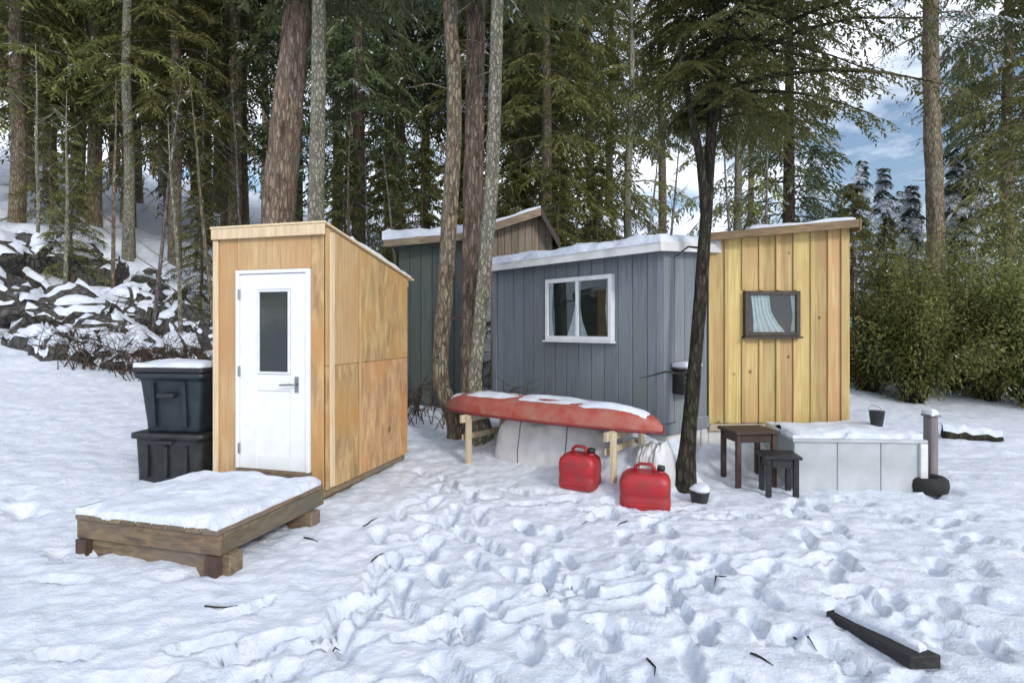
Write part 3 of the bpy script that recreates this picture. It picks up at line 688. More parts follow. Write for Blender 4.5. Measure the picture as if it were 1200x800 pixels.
# ------------------------------------------------------------------ yellow pine shed built against the cabin's end
def build_shed():
    x0, y0 = 2.37, 6.88
    t = empty('pine_shed', (x0, y0, 0), 0, 'yellow pine board and batten shed with a small dark framed window', 'shed')
    Wd = 1.65; zb = .52; zl, zr = 2.73, 2.88
    rt = lambda x: zl + (zr - zl) * x / Wd
    B = [(.03, .02), (Wd - .02, .02), (Wd - .02, 1.36), (1.5, 1.36)]
    hexa('inner_wall', t, [(x, y, zb) for x, y in B] + [(x, y, rt(x) - .01) for x, y in B], M['pine'], 0)
    n = 8
    r = random.Random(3)
    for i in range(n):
        a, b = i * Wd / n + .002, (i + 1) * Wd / n - .002
        dy = -r.uniform(0, .004); dz = r.uniform(0, .012)
        hexa('wall_board', t, [(a, dy, zb - dz), (b, dy, zb - dz), (b, .019, zb - dz), (a, .019, zb - dz), (a, dy, rt(a) - .005), (b, dy, rt(b) - .005), (b, .019, rt(b) - .005), (a, .019, rt(a) - .005)], M['pine'], .003)
    xa, xb, za, zc = .41, 1.07, 1.56, 2.10
    for i in range(1, n):
        x = i * Wd / n; a, b = x - .024, x + .024
        def bat(z0, z1):
            part('batten', t, (a, -.022, z0), (b, -.005, z1), M['batten'], .003)
        if xa - .05 < x < xb + .05:
            bat(zb, za - .03); bat(zc + .01, rt(a) - .01)
        else: bat(zb, rt(a) - .01)
    part('corner_board', t, (Wd - .07, -.026, zb - .01), (Wd + .03, -.005, rt(Wd) - .02), M['batten'])
    part('corner_board', t, (-.01, -.024, zb - .01), (.045, -.005, rt(0) - .01), M['batten'])
    for i in range(7):
        a, b = .022 + i * 1.34 / 7, .018 + (i + 1) * 1.34 / 7
        part('wall_board', t, (Wd - .018, a, zb), (Wd + .004, b, rt(Wd) - .01), M['pine'])
    for i in range(3):
        part('skirting_panel', t, (i * Wd / 3 + .003, .02, -.2), ((i + 1) * Wd / 3 - .003, .04, zb - .01), M['skirt'])
    part('rim_board', t, (.0, -.012, zb - .10), (Wd + .01, .018, zb - .014), M['lumber'])
    R = [(-.06, -.16), (Wd + .05, -.16), (Wd + .05, 1.5), (1.62, 1.5), (.05, .12)]
    hexa('roof', t, [(x, y, rt(x) + .0) for x, y in R] + [(x, y, rt(x) + .04) for x, y in R], M['shingle'], 0)
    def fas(name, xs, xe, ya, yb, d0, d1, mat):
        hexa(name, t, [(xs, ya, rt(xs) + d0), (xe, ya, rt(xe) + d0), (xe, yb, rt(xe) + d0), (xs, yb, rt(xs) + d0), (xs, ya, rt(xs) + d1), (xe, ya, rt(xe) + d1), (xe, yb, rt(xe) + d1), (xs, yb, rt(xs) + d1)], mat, .003)
    fas('fascia', -.06, Wd + .05, -.185, -.162, -.045, .048, M['fascia'])
    fas('soffit', -.04, Wd + .03, -.158, -.028, -.02, -.002, M['pine'])
    part('fascia', t, (Wd + .055, -.185, rt(Wd) - .08), (Wd + .077, 1.5, rt(Wd) + .062), M['fascia'])
    snow_slab('roof_snow', t, .45, Wd + .045, -.12, 1.45, lambda x, y: rt(x) + .042 , .05, 24, 20, edge=.1, rough=.6, seed=21)
    window(t, xa, xb, za, zc, -.004, .05, M['brownframe'], False, .065,
           curtains=[[(za + .05, xa + .11, xb - .17), (za + .16, xa + .11, xa + .40), (za + .30, xa + .10, xa + .32), (zc - .05, xa + .08, xa + .30)], [(za + .05, xb - .10, xb - .05), (za + .25, xb - .08, xb - .05), (zc - .05, xb - .11, xb - .05)]])
build_shed()

# ------------------------------------------------------------------ canoe on its rack
CA, CB = Vector((-.85, 7.5, 0)), Vector((1.52, 5.72, 0))
CD = (CB - CA).normalized(); CL = (CB - CA).length; CN = Vector((CD.y, -CD.x, 0))
CRZ2 = math.atan2(CD.y, CD.x)
def build_canoe():
    mid = (CA + CB) / 2
    t = empty('canoe', (mid.x, mid.y, .64), CRZ2, 'long red canoe lying upside down on lumber trestles', 'canoe')
    L = CL; ns, nr = 41, 17
    def sec(s, inset=0.0):
        u = abs(2 * s - 1); wdt = .36 * (1 - u ** 2.6) ** .75 + .012; h = .215 - .16 * u ** 9
        rim = -.03 * u ** 4                       # ends curl down (boat is inverted)
        P = []
        for k in range(nr):
            a = math.pi * k / (nr - 1); c, sn = math.cos(a), math.sin(a)
            e = .72
            x = (wdt - inset) * math.copysign(abs(c) ** e, c); z = rim + (h - inset) * sn ** e
            P.append(((s - .5) * L, x, z))
        return P
    def shell(inset, name, mat, a=0., b=1., k0=0, k1=nr, off=0):
        V = []; Fc = []
        kk = range(k0, k1); m = len(kk)
        for i in range(ns):
            s = a + (b - a) * i / (ns - 1); p = sec(min(max(s, .001), .999), inset)
            V += [p[k] for k in kk]
        for i in range(ns - 1):
            for j in range(m - 1): Fc.append((i * m + j, (i + 1) * m + j, (i + 1) * m + j + 1, i * m + j + 1))
        return link(name, mesh_np(name, V, np.array(Fc), True), t, mat)
    shell(0, 'hull', M['canoe']); shell(.012, 'hull_lining', M['canoe_in'])
    for sgn in (0, nr - 1):
        pts = []
        for i in range(25):
            s = min(max(i / 24, .001), .999); p = sec(s)[sgn]; pts.append(Vector(p))
        tube('gunwale', t, pts, [.017] * 25, M['canoe_in'], 6)
    part('keel', t, (-L * .25, -.012, .206), (L * .25, .012, .224), M['canoe'])
    for s in (-.5, .0, .5): part('thwart', t, (s - .03, -.30, .004), (s + .03, .30, .03), M['lumber'])
    # snow along the top
    V = []; Fc = []; n1, n2 = 60, 9
    for i in range(n1):
        s = .05 + .90 * i / (n1 - 1); u = abs(2 * s - 1)
        hw = (.36 * (1 - u ** 2.6) ** .75) * .60
        for j in range(n2):
            q = 2 * j / (n2 - 1) - 1
            yy = q * hw * (1 + .25 * mnoise.noise(Vector((s * 9, q, 3)))) - .03
            ww = .36 * (1 - u ** 2.6) ** .75 + .012
            aa = min(abs(yy) / ww, .999); zz = -.03 * u ** 4 + (.215 - .16 * u ** 9) * (1 - aa ** (2 / .72)) ** (.36)
            V.append(((s - .5) * L, yy, zz - .004 + .024 * math.sqrt(max(0, 1 - q * q)) * (.6 + 1.5 * mnoise.noise(Vector((s * 11, q * 1.3, 0)))) * min(1, (1 - u) * 8)))
    for i in range(n1 - 1):
        for j in range(n2 - 1): Fc.append((i * n2 + j, (i + 1) * n2 + j, (i + 1) * n2 + j + 1, i * n2 + j + 1))
    link('snow_cap', mesh_np('snow_cap', V, np.array(Fc), True), t, M['snow'])
    # trestles
    for k, (s, lab) in enumerate(((.62, 'pale lumber trestle under the canoe beside the bare trunks'), (2.53, 'pale lumber trestle under the canoe between the red fuel cans'))):
        c = CA + CD * s; g = hgt(c.x, c.y)
        r = empty('trestle', (c.x, c.y, g), CRZ2, lab, 'trestle', 'trestles under the canoe')
        top = .62 - g
        part('crossbar', r, (-.022, -.42, top - .09), (.022, .42, top), M['lumber'])
        for y in (-.33, .33):
            part('post', r, (.024, y - .042, -.12), (.062, y + .042, top - .004), M['lumber'])
        part('brace', r, (-.042, -.36, top * .38), (-.024, .36, top * .38 + .07), M['lumber'])
build_canoe()

# ------------------------------------------------------------------ tarp covered bundles under the canoe
def bundle(s0, s1, n0, hw, h, label, seed):
    c = CA + CD * ((s0 + s1) / 2) + CN * n0; g = hgt(c.x, c.y); L = s1 - s0
    t = empty('tarp_bundle', (c.x, c.y, g), CRZ2, label, 'tarp', 'white tarp bundles under the canoe')
    V = []; n1, n2 = 48, 30
    for i in range(n1):
        f = i / (n1 - 1); u = abs(2 * f - 1); k = (1 - u ** 6) ** .5 if u < 1 else 0
        for j in range(n2):
            a = math.pi * (j / (n2 - 1)); cs, sn = math.cos(a), math.sin(a); e = .5
            q = Vector((f * 4 + seed, cs * 1.5, sn * 1.5)); m = 1 + .10 * mnoise.noise(q) + .05 * mnoise.noise(q * 3.3) + .03 * abs(mnoise.noise(q * 7))
            V.append(((f - .5) * L, (hw * (.75 + .25 * k) + .05 * (1 - sn)) * math.copysign(abs(cs) ** e, cs) * m, -.28 + (h + .28) * (.15 + .85 * k) * sn ** (e * .8) * m))
    i = np.arange(n1 * n2).reshape(n1, n2)
    link('tarp_cover', mesh_np('tarp_cover', V, np.stack([i[:-1, :-1].ravel(), i[1:, :-1].ravel(), i[1:, 1:].ravel(), i[:-1, 1:].ravel()], 1), True), t, M['tarp'])
    for f in (.28, .72):
        tube('rope', t, [Vector(V[int(f * (n1 - 1)) * n2 + j]) * 1.012 for j in range(n2)], [.006] * n2, M['greypost'], 6)
bundle(.80, 2.30, -.20, .24, .40, 'long low bundle under a white tarp below the canoe', 2.0)
bundle(2.63, 2.97, -.16, .18, .28, 'short bundle under a white tarp below the canoe end by the dark trunk', 8.0)

# ------------------------------------------------------------------ red fuel cans
def jerry(loc, rz, sx, sy, sz, label):
    t = empty('fuel_can', loc, rz, label, 'fuel can', 'red fuel cans under the canoe')
    bm = bmesh.new()
    prof = [(0, .90), (.03, .97), (.10, 1.0), (.30, 1.0), (.34, .975), (.40, .975), (.44, 1.0), (.72, 1.0), (.84, .94), (.92, .80), (.96, .70)]
    R = []
    for z, s in prof:
        ring = []
        for k in range(28):
            a = 2 * math.pi * k / 28; c, sn = math.cos(a), math.sin(a); e = .42
            ring.append(bm.verts.new((sx / 2 * s * math.copysign(abs(c) ** e, c), sy / 2 * s * math.copysign(abs(sn) ** e, sn), z * sz)))
        R.append(ring)
    for a, b in zip(R, R[1:]):
        for i in range(28): bm.faces.new((a[i], a[(i + 1) % 28], b[(i + 1) % 28], b[i]))
    bm.faces.new(R[0][::-1]); bm.faces.new(R[-1])
    me = bpy.data.meshes.new('can_body'); bm.to_mesh(me); bm.free()
    for p in me.polygons: p.use_smooth = len(p.vertices) == 4
    link('can_body', me, t, M['redplastic'])
    zt = sz * .955
    tube('handle', t, [(-sx * .20, 0, zt - .01), (-sx * .19, 0, zt + .05), (-sx * .1, 0, zt + .075), (sx * .10, 0, zt + .075), (sx * .17, 0, zt + .05), (sx * .18, 0, zt - .01)], [.020, .018, .017, .017, .018, .02], M['redplastic'], 8)
    tube('spout_neck', t, [(sx * .29, 0, zt - .04), (sx * .31, 0, zt + .03)], [.036, .032], M['redplastic'], 12)
    tube('cap', t, [(sx * .309, 0, zt + .025), (sx * .320, 0, zt + .065)], [.039, .036], M['black'], 12)
    for s in (-1, 1): part('side_rib', t, (-sx * .30, s * sy * .5 - .008, sz * .14), (sx * .30, s * sy * .5 + .008, sz * .20), M['redplastic'], .005)
    return t
jerry((.70, 5.88, hgt(.70, 5.88) - .025), -.5, .40, .30, .36, 'smaller crimson plastic fuel can behind the trestle post')
jerry((1.29, 5.54, hgt(1.29, 5.54) - .02), -.25, .48, .34, .36, 'bright red squat plastic fuel can beside the dark leaning trunk')

# ------------------------------------------------------------------ right hand yard things
def build_platform():
    t = empty('low_platform', (2.95, 5.98, 0), math.radians(-3), 'low pale panelled platform with snow on top beside the pine shed', 'platform')
    Wd, D, zt = 1.32, .80, .50
    for i in range(3): part('side_panel', t, (i * Wd / 3 + .003, 0, -.12), ((i + 1) * Wd / 3 - .003, .02, zt - .035), M['panel'])
    for i in range(2):
        part('side_panel', t, (0, .022 + i * D / 2, -.12), (.02, (i + 1) * D / 2 - .002, zt - .035), M['panel'])
        part('side_panel', t, (Wd - .02, .022 + i * D / 2, -.12), (Wd, (i + 1) * D / 2 - .002, zt - .035), M['panel'])
    part('corner_post', t, (Wd - .06, -.035, -.12), (Wd + .012, -.003, zt - .037), M['skirt'])
    part('back_panel', t, (.022, D - .02, -.12), (Wd - .022, D, zt - .035), M['panel'])
    for i in range(5): part('top_board', t, (-.02, i * D / 5 - .02, zt - .033), (Wd + .02, (i + 1) * D / 5 - .025, zt), M['panel'])
    snow_slab('snow_cover', t, .0, Wd, .03, D - .03, lambda x, y: zt, .07, 40, 26, edge=.16, rough=.8, seed=31)
build_platform()

def stool(loc, rz, sx, sy, h, label, cat, name, mat, group=None):
    t = empty(name, loc, rz, label, cat, group)
    part('top', t, (-sx / 2, -sy / 2, h - .03), (sx / 2, sy / 2, h), mat)
    for x in (-1, 1):
        for y in (-1, 1):
            part('leg', t, (x * (sx / 2 - .05) - .025, y * (sy / 2 - .05) - .025, -.06), (x * (sx / 2 - .05) + .025, y * (sy / 2 - .05) + .025, h - .032), mat)
    for y in (-1, 1): part('rail', t, (-sx / 2 + .08, y * (sy / 2 - .05) - .012, h - .12), (sx / 2 - .08, y * (sy / 2 - .05) + .012, h - .034), mat)
    for x in (-1, 1): part('rail', t, (x * (sx / 2 - .05) - .012, -sy / 2 + .08, h - .12), (x * (sx / 2 - .05) + .012, sy / 2 - .08, h - .034), mat)
    return t
g = hgt(2.58, 6.25)
stool((2.58, 6.25, g), .12, .50, .42, .56 - g, 'dark brown wooden side table standing below the pine shed', 'table', 'side_table', M['darkwood'])
g = hgt(2.74, 5.88)
stool((2.74, 5.88, g), -.15, .36, .34, .37 - g, 'low black stool beside the dark brown table', 'stool', 'stool', M['black'])

def build_yard():
    x, y = 4.54, 6.2; g = hgt(x, y)
    t = empty('fence_post', (x, y, g), .2, 'short grey weathered post standing beside the black tyre', 'post')
    part('post', t, (-.05, -.05, -.25), (.05, .05, .70 - g), M['greypost'], .008)
    part('cap_board', t, (-.065, -.065, .703 - g), (.065, .065, .725 - g), M['greypost'])
    snow_slab('snow_cap', t, -.06, .06, -.06, .06, lambda a, b: .726 - g, .05, 8, 8, edge=.05)
    # tyre lying on the snow
    x, y = 4.33, 5.98; g = hgt(x, y)
    t = empty('tyre', (x, y, g), 0, 'small black tyre lying on the snow by the grey post', 'tyre')
    V = []; Fc = []; n1, n2 = 28, 10
    for i in range(n1):
        a = 2 * math.pi * i / n1
        for j in range(n2):
            b = 2 * math.pi * j / n2; r = .14 + .062 * math.copysign(abs(math.cos(b)) ** .7, math.cos(b)); z = .075 + .085 * math.copysign(abs(math.sin(b)) ** .7, math.sin(b))
            V.append((r * math.cos(a), r * math.sin(a), z))
    for i in range(n1):
        for j in range(n2): Fc.append((i * n2 + j, ((i + 1) % n1) * n2 + j, ((i + 1) % n1) * n2 + (j + 1) % n2, i * n2 + (j + 1) % n2))
    link('tread', mesh_np('tread', V, np.array(Fc), True), t, M['rubber'])
    # small dark bucket on the platform
    b = empty('bucket', (4.02, 6.30, .60), 0, 'small black bucket standing in the snow on the pale platform', 'bucket')
    tube('bucket_body', b, [(0, 0, -.04), (0, 0, .0), (0, 0, .14), (0, 0, .145)], [.055, .06, .078, .084], M['black'], 16)
    tube('bail', b, [(-.08, 0, .13), (-.06, .05, .18), (0, .07, .20), (.06, .05, .18), (.08, 0, .13)], [.004] * 5, M['metal'], 6)
    # snow capped pot by the dark trunk
    x, y = 1.83, 5.58; g = hgt(x, y)
    p = empty('pot', (x, y, g), 0, 'little black pot with a snow cap at the foot of the dark trunk', 'pot')
    tube('pot_body', p, [(0, 0, -.03), (0, 0, .0), (0, 0, .10), (0, 0, .115)], [.07, .075, .095, .10], M['black'], 16)
    tube('snow_cap', p, [(0, 0, .112), (.002, 0, .13), (0, .003, .155), (-.004, .002, .172), (-.004, .002, .178)], [.094, .098, .085, .05, .012], M['snow'], 16, .05, 3)
    # plank poking out of the snow, its black painted for the shaded hollow beneath
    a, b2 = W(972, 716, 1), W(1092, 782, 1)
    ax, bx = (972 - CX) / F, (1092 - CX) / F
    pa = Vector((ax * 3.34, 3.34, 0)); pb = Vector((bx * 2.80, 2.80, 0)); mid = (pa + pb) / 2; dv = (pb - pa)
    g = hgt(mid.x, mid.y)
    t = empty('snowy_plank', (mid.x, mid.y, g + .055), math.atan2(dv.y, dv.x), 'half buried foreground plank painted black for the shaded hollow beneath it', 'plank')
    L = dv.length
    hexa('plank', t, [(-L / 2, -.03, -.06), (L / 2 - .05, -.08, -.05), (L / 2, .07, -.05), (-L / 2, .05, -.06), (-L / 2, -.03, -.012), (L / 2 - .05, -.08, .012), (L / 2, .07, .02), (-L / 2, .05, -.01)], M['hollow_shade'], .005)
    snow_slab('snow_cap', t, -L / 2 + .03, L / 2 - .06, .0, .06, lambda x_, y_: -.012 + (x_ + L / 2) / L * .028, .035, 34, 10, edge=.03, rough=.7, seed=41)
build_yard()

# ------------------------------------------------------------------ foliage and trees
def leaves(P, Dn, N, l, wd):
    """diamond leaf faces: base points P, directions Dn, approx normals N"""
    S = np.cross(Dn, N); S /= (np.linalg.norm(S, axis=1)[:, None] + 1e-9)
    l = l[:, None]; wd = wd[:, None]
    droop = np.array([0, 0, -1.0])
    a = P; b = P + Dn * l * .45 + S * wd * .5; c = P + Dn * l + droop * l * .15; d = P + Dn * l * .45 - S * wd * .5
    V = np.stack([a, b, c, d], 1).reshape(-1, 3)
    Fq = np.arange(len(V), dtype=np.int32).reshape(-1, 4)
    return V, Fq

def unit(v): return v / (np.linalg.norm(v, axis=-1, keepdims=True) + 1e-9)

def conifer_crown(seed, z0, H, R, nb, nt, nl, leaf, lw, droop=.45, profile='cone', gap=0.0, bias=(0, 0)):
    r = np.random.default_rng(seed)
    t = (np.arange(nb) + r.uniform(0, 1, nb)) / nb
    zs = z0 + (H - z0) * t ** 1.05
    az = np.arange(nb) * 2.39996 + r.uniform(-.5, .5, nb)
    if profile == 'cone': pr = (1 - t) ** .75 * .95 + .06
    else: pr = np.clip(np.minimum(t * 5 + .45, (1 - t) ** .6 * 1.1), 0, 1) + .05
    L = R * pr * r.uniform(.55, 1.12, nb)
    keep = r.uniform(0, 1, nb) > gap
    zs, az, L = zs[keep], az[keep], L[keep]; nb = len(L)
    if bias != (0, 0): L = L * np.clip(1 + bias[0] * np.cos(az - bias[1]), .25, 1.6)
    dirb = np.stack([np.cos(az), np.sin(az), np.zeros(nb)], 1)
    up = r.uniform(-.05, .32, nb); dr = droop * r.uniform(.7, 1.3, nb)
    def bp(i, s):
        return np.stack([dirb[i, 0] * L[i] * s, dirb[i, 1] * L[i] * s, zs[i] + L[i] * (up[i] * s - dr[i] * s * s)], -1)
    # twigs
    bi = np.repeat(np.arange(nb), nt); s = np.tile((np.arange(nt) + .5) / nt, nb) * .92 + .08 + r.uniform(-.02, .02, nb * nt)
    s = np.clip(s ** .85, .06, 1)
    base = bp(bi, s); d_ = dirb[bi].copy(); d_[:, 2] = up[bi] - 2 * dr[bi] * s
    d_ = unit(d_); side = np.where(np.arange(nb * nt) % 2 == 0, 1., -1.)
    perp = np.stack([-dirb[bi, 1], dirb[bi, 0], np.zeros(nb * nt)], 1)
    td = unit(d_ * r.uniform(.45, .9, (nb * nt, 1)) + perp * side[:, None] * r.uniform(.5, 1, (nb * nt, 1)) + np.array([0, 0, -1]) * r.uniform(.0, .45, (nb * nt, 1)))
    tl = L[bi] * .36 * (1.15 - .75 * s) * r.uniform(.6, 1.25, nb * nt) + leaf
    # leaves
    k = nb * nt
    ti = np.repeat(np.arange(k), nl); q = np.tile((np.arange(nl) + .5) / nl, k) + r.uniform(-.05, .05, k * nl)
    P = base[ti] + td[ti] * (tl[ti] * q)[:, None]; P[:, 2] -= tl[ti] * q * q * .25
    ls = np.where(np.arange(k * nl) % 2 == 0, 1., -1.)
    pp = unit(np.cross(td[ti], np.array([0, 0, 1.])))
    Dl = unit(td[ti] * r.uniform(.5, 1, (k * nl, 1)) + pp * ls[:, None] * r.uniform(.3, .9, (k * nl, 1)) + r.normal(0, .22, (k * nl, 3)) + np.array([0, 0, -.18]))
    N = unit(np.array([0, 0, 1.]) + r.normal(0, .45, (k * nl, 3)))
    ll = leaf * r.uniform(.6, 1.35, k * nl); ww = lw * r.uniform(.7, 1.3, k * nl)
    V, Fq = leaves(P, Dl, N, ll, ww)
    tb = r.uniform(0, 1, nb)[bi][ti] * .45 + r.uniform(0, .35, k)[ti] + r.uniform(0, .3, k * nl)
    tint = np.repeat(np.clip(tb, 0, 1), 4)
    branches = [[tuple(p) for p in bp(np.full(5, i), np.linspace(0, .95, 5))] for i in range(nb)]
    return V, Fq, tint, branches, L

def branch_geo(branches, L, thick=.013, step=1):
    parts = []
    for b, l_ in list(zip(branches, L))[::step]:
        parts.append(tube_arrays(b, [thick * l_ * f + .003 for f in (1, .8, .55, .3, .1)], 4))
    return merge(parts)

def trunk_geo(path, radii, sides=14, rough=.05, seed=0):
    # resample for an uneven surface
    P = [Vector(p) for p in path]; pts = []; rr = []
    r = random.Random(seed)
    for i in range(len(P) - 1):
        seg = max(2, int((P[i + 1] - P[i]).length / (.11 if sides >= 14 else .22)))
        for k in range(seg):
            f = k / seg
            # catmull-rom
            p0, p1, p2, p3 = P[max(i - 1, 0)], P[i], P[i + 1], P[min(i + 2, len(P) - 1)]
            q = .5 * ((2 * p1) + (p2 - p0) * f + (2 * p0 - 5 * p1 + 4 * p2 - p3) * f * f + (3 * p1 - p0 - 3 * p2 + p3) * f ** 3)
            pts.append(q); rr.append(radii[i] * (1 - f) + radii[i + 1] * f)
    pts.append(P[-1]); rr.append(radii[-1])
    rr = [x * (1 + r.uniform(-.02, .02)) for x in rr]
    V, Fc = tube_arrays(pts, rr, sides, 0, seed)
    if sides >= 14:
        for i, p in enumerate(pts):
            for k in range(sides):
                q = V[i * sides + k]; a = 2 * math.pi * k / sides
                m = 1 + rough * 2.2 * mnoise.noise(Vector((math.cos(a) * 3.2, math.sin(a) * 3.2, p.z * .9 + seed))) + rough * 1.6 * mnoise.noise(Vector((math.cos(a) * 7, math.sin(a) * 7, p.z * 3 + seed)))
                V[i * sides + k] = p + (q - p) * m
    return V, Fc

def make_tree_meshes(seed, H, z0, R, nb, nt, nl, leaf, lw, tr, mat_bark, mat_leaf, **kw):
    V, Fq, tint, br, L = conifer_crown(seed, z0, H, R, nb, nt, nl, leaf, lw, **kw)
    crown = mesh_np('crown', V, Fq, False, tint); crown.materials.append(mat_leaf)
    r = random.Random(seed); 
    path = [(0, 0, -.4), (0, 0, .15)] + [(r.uniform(-.06, .06), r.uniform(-.06, .06), H * f) for f in (.15, .3, .5, .7, .86)] + [(0, 0, H * 1.0)]
    g1 = trunk_geo(path, [tr * 1.35, tr * 1.1, tr * .95, tr * .85, tr * .65, tr * .42, tr * .22, .01], 10, .06, seed)
    dead = []
    for i in range(16):
        z = r.uniform(.8, max(z0, 1.4)); a = r.uniform(0, 6.28); l_ = r.uniform(.25, .9)
        dead.append(tube_arrays([(0, 0, z), (math.cos(a) * l_ * .5, math.sin(a) * l_ * .5, z + .02), (math.cos(a) * l_, math.sin(a) * l_, z - .1 * l_ + r.uniform(-.1, .1))], [.014 + tr * .05, .011, .003], 4))
    v, f = merge([g1, branch_geo(br, L)] + dead)
    trunk = mesh_np('trunk', np.array([tuple(p) for p in v]), np.array(f), True); trunk.materials.append(mat_bark)
    return trunk, crown

def plant_tree(name, trunk, crown, loc, rz, s, label, cat, group, sz=None):
    e = empty(name, loc, rz, label, cat, group); e.scale = (s, s, sz or s)
    link('trunk', trunk, e); link('crown', crown, e)
    return e

TREES = {
    'olive': make_tree_meshes(101, 15, 3.2, 2.6, 90, 15, 11, .22, .055, .19, M['bark_tan'], M['leaf_olive'], droop=.5),
    'green': make_tree_meshes(102, 17, 3.6, 2.7, 95, 15, 11, .22, .055, .22, M['bark_fir'], M['leaf_green'], droop=.55),
    'tall': make_tree_meshes(103, 20, 7.0, 2.5, 85, 15, 11, .24, .06, .20, M['bark_tan'], M['leaf_green'], droop=.45, profile='round'),
    'snowy': make_tree_meshes(104, 13, 1.5, 2.2, 85, 14, 10, .24, .075, .15, M['bark_lilac'], M['leaf_snowy'], droop=.6),
    'young': make_tree_meshes(105, 7, .5, 1.5, 70, 13, 10, .15, .04, .07, M['bark_tan'], M['leaf_olive'], droop=.35),
    'lanky': make_tree_meshes(106, 18, 5.0, 2.0, 70, 13, 10, .22, .055, .14, M['bark_pale'], M['leaf_olive'], droop=.5, gap=.25),
}
TL = {'olive': ('conifer', 'olive green conifer with drooping boughs'), 'green': ('conifer', 'dark green fir with dense boughs'),
      'tall': ('conifer', 'tall fir with long bare trunk'), 'snowy': ('conifer', 'snow dusted spruce'),
      'young': ('young_conifer', 'young bushy conifer'), 'lanky': ('conifer', 'lanky pale trunked conifer')}
GR = {'olive': 'olive conifers on the bank', 'green': 'dark firs in the wood', 'tall': 'tall firs with bare trunks', 'snowy': 'snow dusted spruces', 'young': 'young conifers among the trunks', 'lanky': 'lanky pale conifers'}
def put(kind, px, d, s=1.0, rz=None):
    x = (px - CX) / F * d; z = hgt(x, d) - .05
    tr, cr_ = TREES[kind]
    wh = 'above the boulders' if px < 250 else 'behind the plywood hut' if px < 430 else 'behind the dark green cabin' if px < 610 else 'behind the grey cabin' if px < 820 else 'behind the pine shed' if px < 990 else 'behind the evergreen shrubs'
    dep = 'at the wood edge ' if d < 17 else 'deep inside the wood ' if d > 32 else 'within the wood '
    plant_tree(TL[kind][0], tr, cr_, (x, d, z), rz if rz is not None else rnd.uniform(0, 6.28), s, TL[kind][1] + ' ' + dep + wh, 'tree', GR[kind] + ' ' + dep + wh)

for k, px, d, s in [
    # left wood
    ('olive', 20, 15, .95), ('olive', 110, 17, 1.0), ('tall', 60, 21, 1.0), ('olive', 205, 15.5, .85), ('tall', 160, 23, 1.1), ('lanky', 245, 19, 1.0), ('lanky', 150, 14.5, .9),
    ('tall', 285, 21, 1.05), ('tall', 255, 26, 1.1), ('olive', -60, 17, 1.1), ('green', -20, 25, 1.1), ('tall', 50, 34, 1.3), ('lanky', 190, 28, 1.1),
    # centre
    ('green', 420, 16, .95), ('green', 470, 19, 1.0), ('tall', 395, 24, 1.1), ('olive', 640, 15, .95), ('olive', 690, 18.5, 1.0), ('green', 615, 21, 1.05), ('tall', 500, 23, 1.0),
    ('lanky', 660, 23, 1.0), ('lanky', 738, 16, .9), ('tall', 775, 27, 1.1), ('tall', 715, 30, 1.1), ('tall', 330, 26, 1.1), ('olive', 560, 17, .9),
    # right
    ('lanky', 865, 16.5, .9), ('green', 925, 19, 1.0), ('snowy', 1035, 24, .55), ('snowy', 985, 31, .55), ('snowy', 1070, 33, .6), ('snowy', 1010, 40, .8),
    ('snowy', 1135, 22, .9), ('tall', 1180, 18, 1.0), ('snowy', 1120, 15.5, .45), ('snowy', 1068, 17.5, .42), ('olive', 1215, 15, 1.0), ('green', 1250, 22, 1.0), ('snowy', 1190, 33, .9), ('snowy', 955, 44, .9),
    ('olive', 150, 18, 1.05), ('olive', 265, 18.5, 1.0), ('olive', 60, 18.5, 1.05), ('green', 345, 17.5, 1.0), ('tall', 90, 19, 1.0), ('lanky', 35, 20, 1.1), ('tall', 200, 20, 1.0), ('tall', 275, 17, 1.0), ('olive', 135, 27, 1.2), ('green', 230, 30, 1.2), ('tall', 455, 22, 1.0), ('tall', 540, 20, 1.0), ('tall', 650, 24, 1.1), ('tall', 605, 17, .95),
    # far rows
    ('tall', 95, 44, 1.4), ('tall', 180, 50, 1.5), ('tall', 310, 46, 1.5), ('tall', 410, 42, 1.5), ('tall', 600, 44, 1.5), ('tall', 880, 50, 1.3), ('snowy', 1120, 48, .8), ('snowy', 1055, 55, .8),
    ('tall', 20, 52, 1.3), ('green', -70, 46, 1.3), ('snowy', 1230, 46, 1.2)]:
    put(k, px, d, s)
for px, d, s in [(85, 12.6, .5), (235, 13.5, .55), (405, 13.5, .75), (450, 13, .7), (495, 14, .8), (610, 14, .75), (655, 13, .75), (700, 14.5, .8), (1000, 13.5, .65), (1040, 16, .6), (60, 15, .6)]:
    put('young', px, d, s)

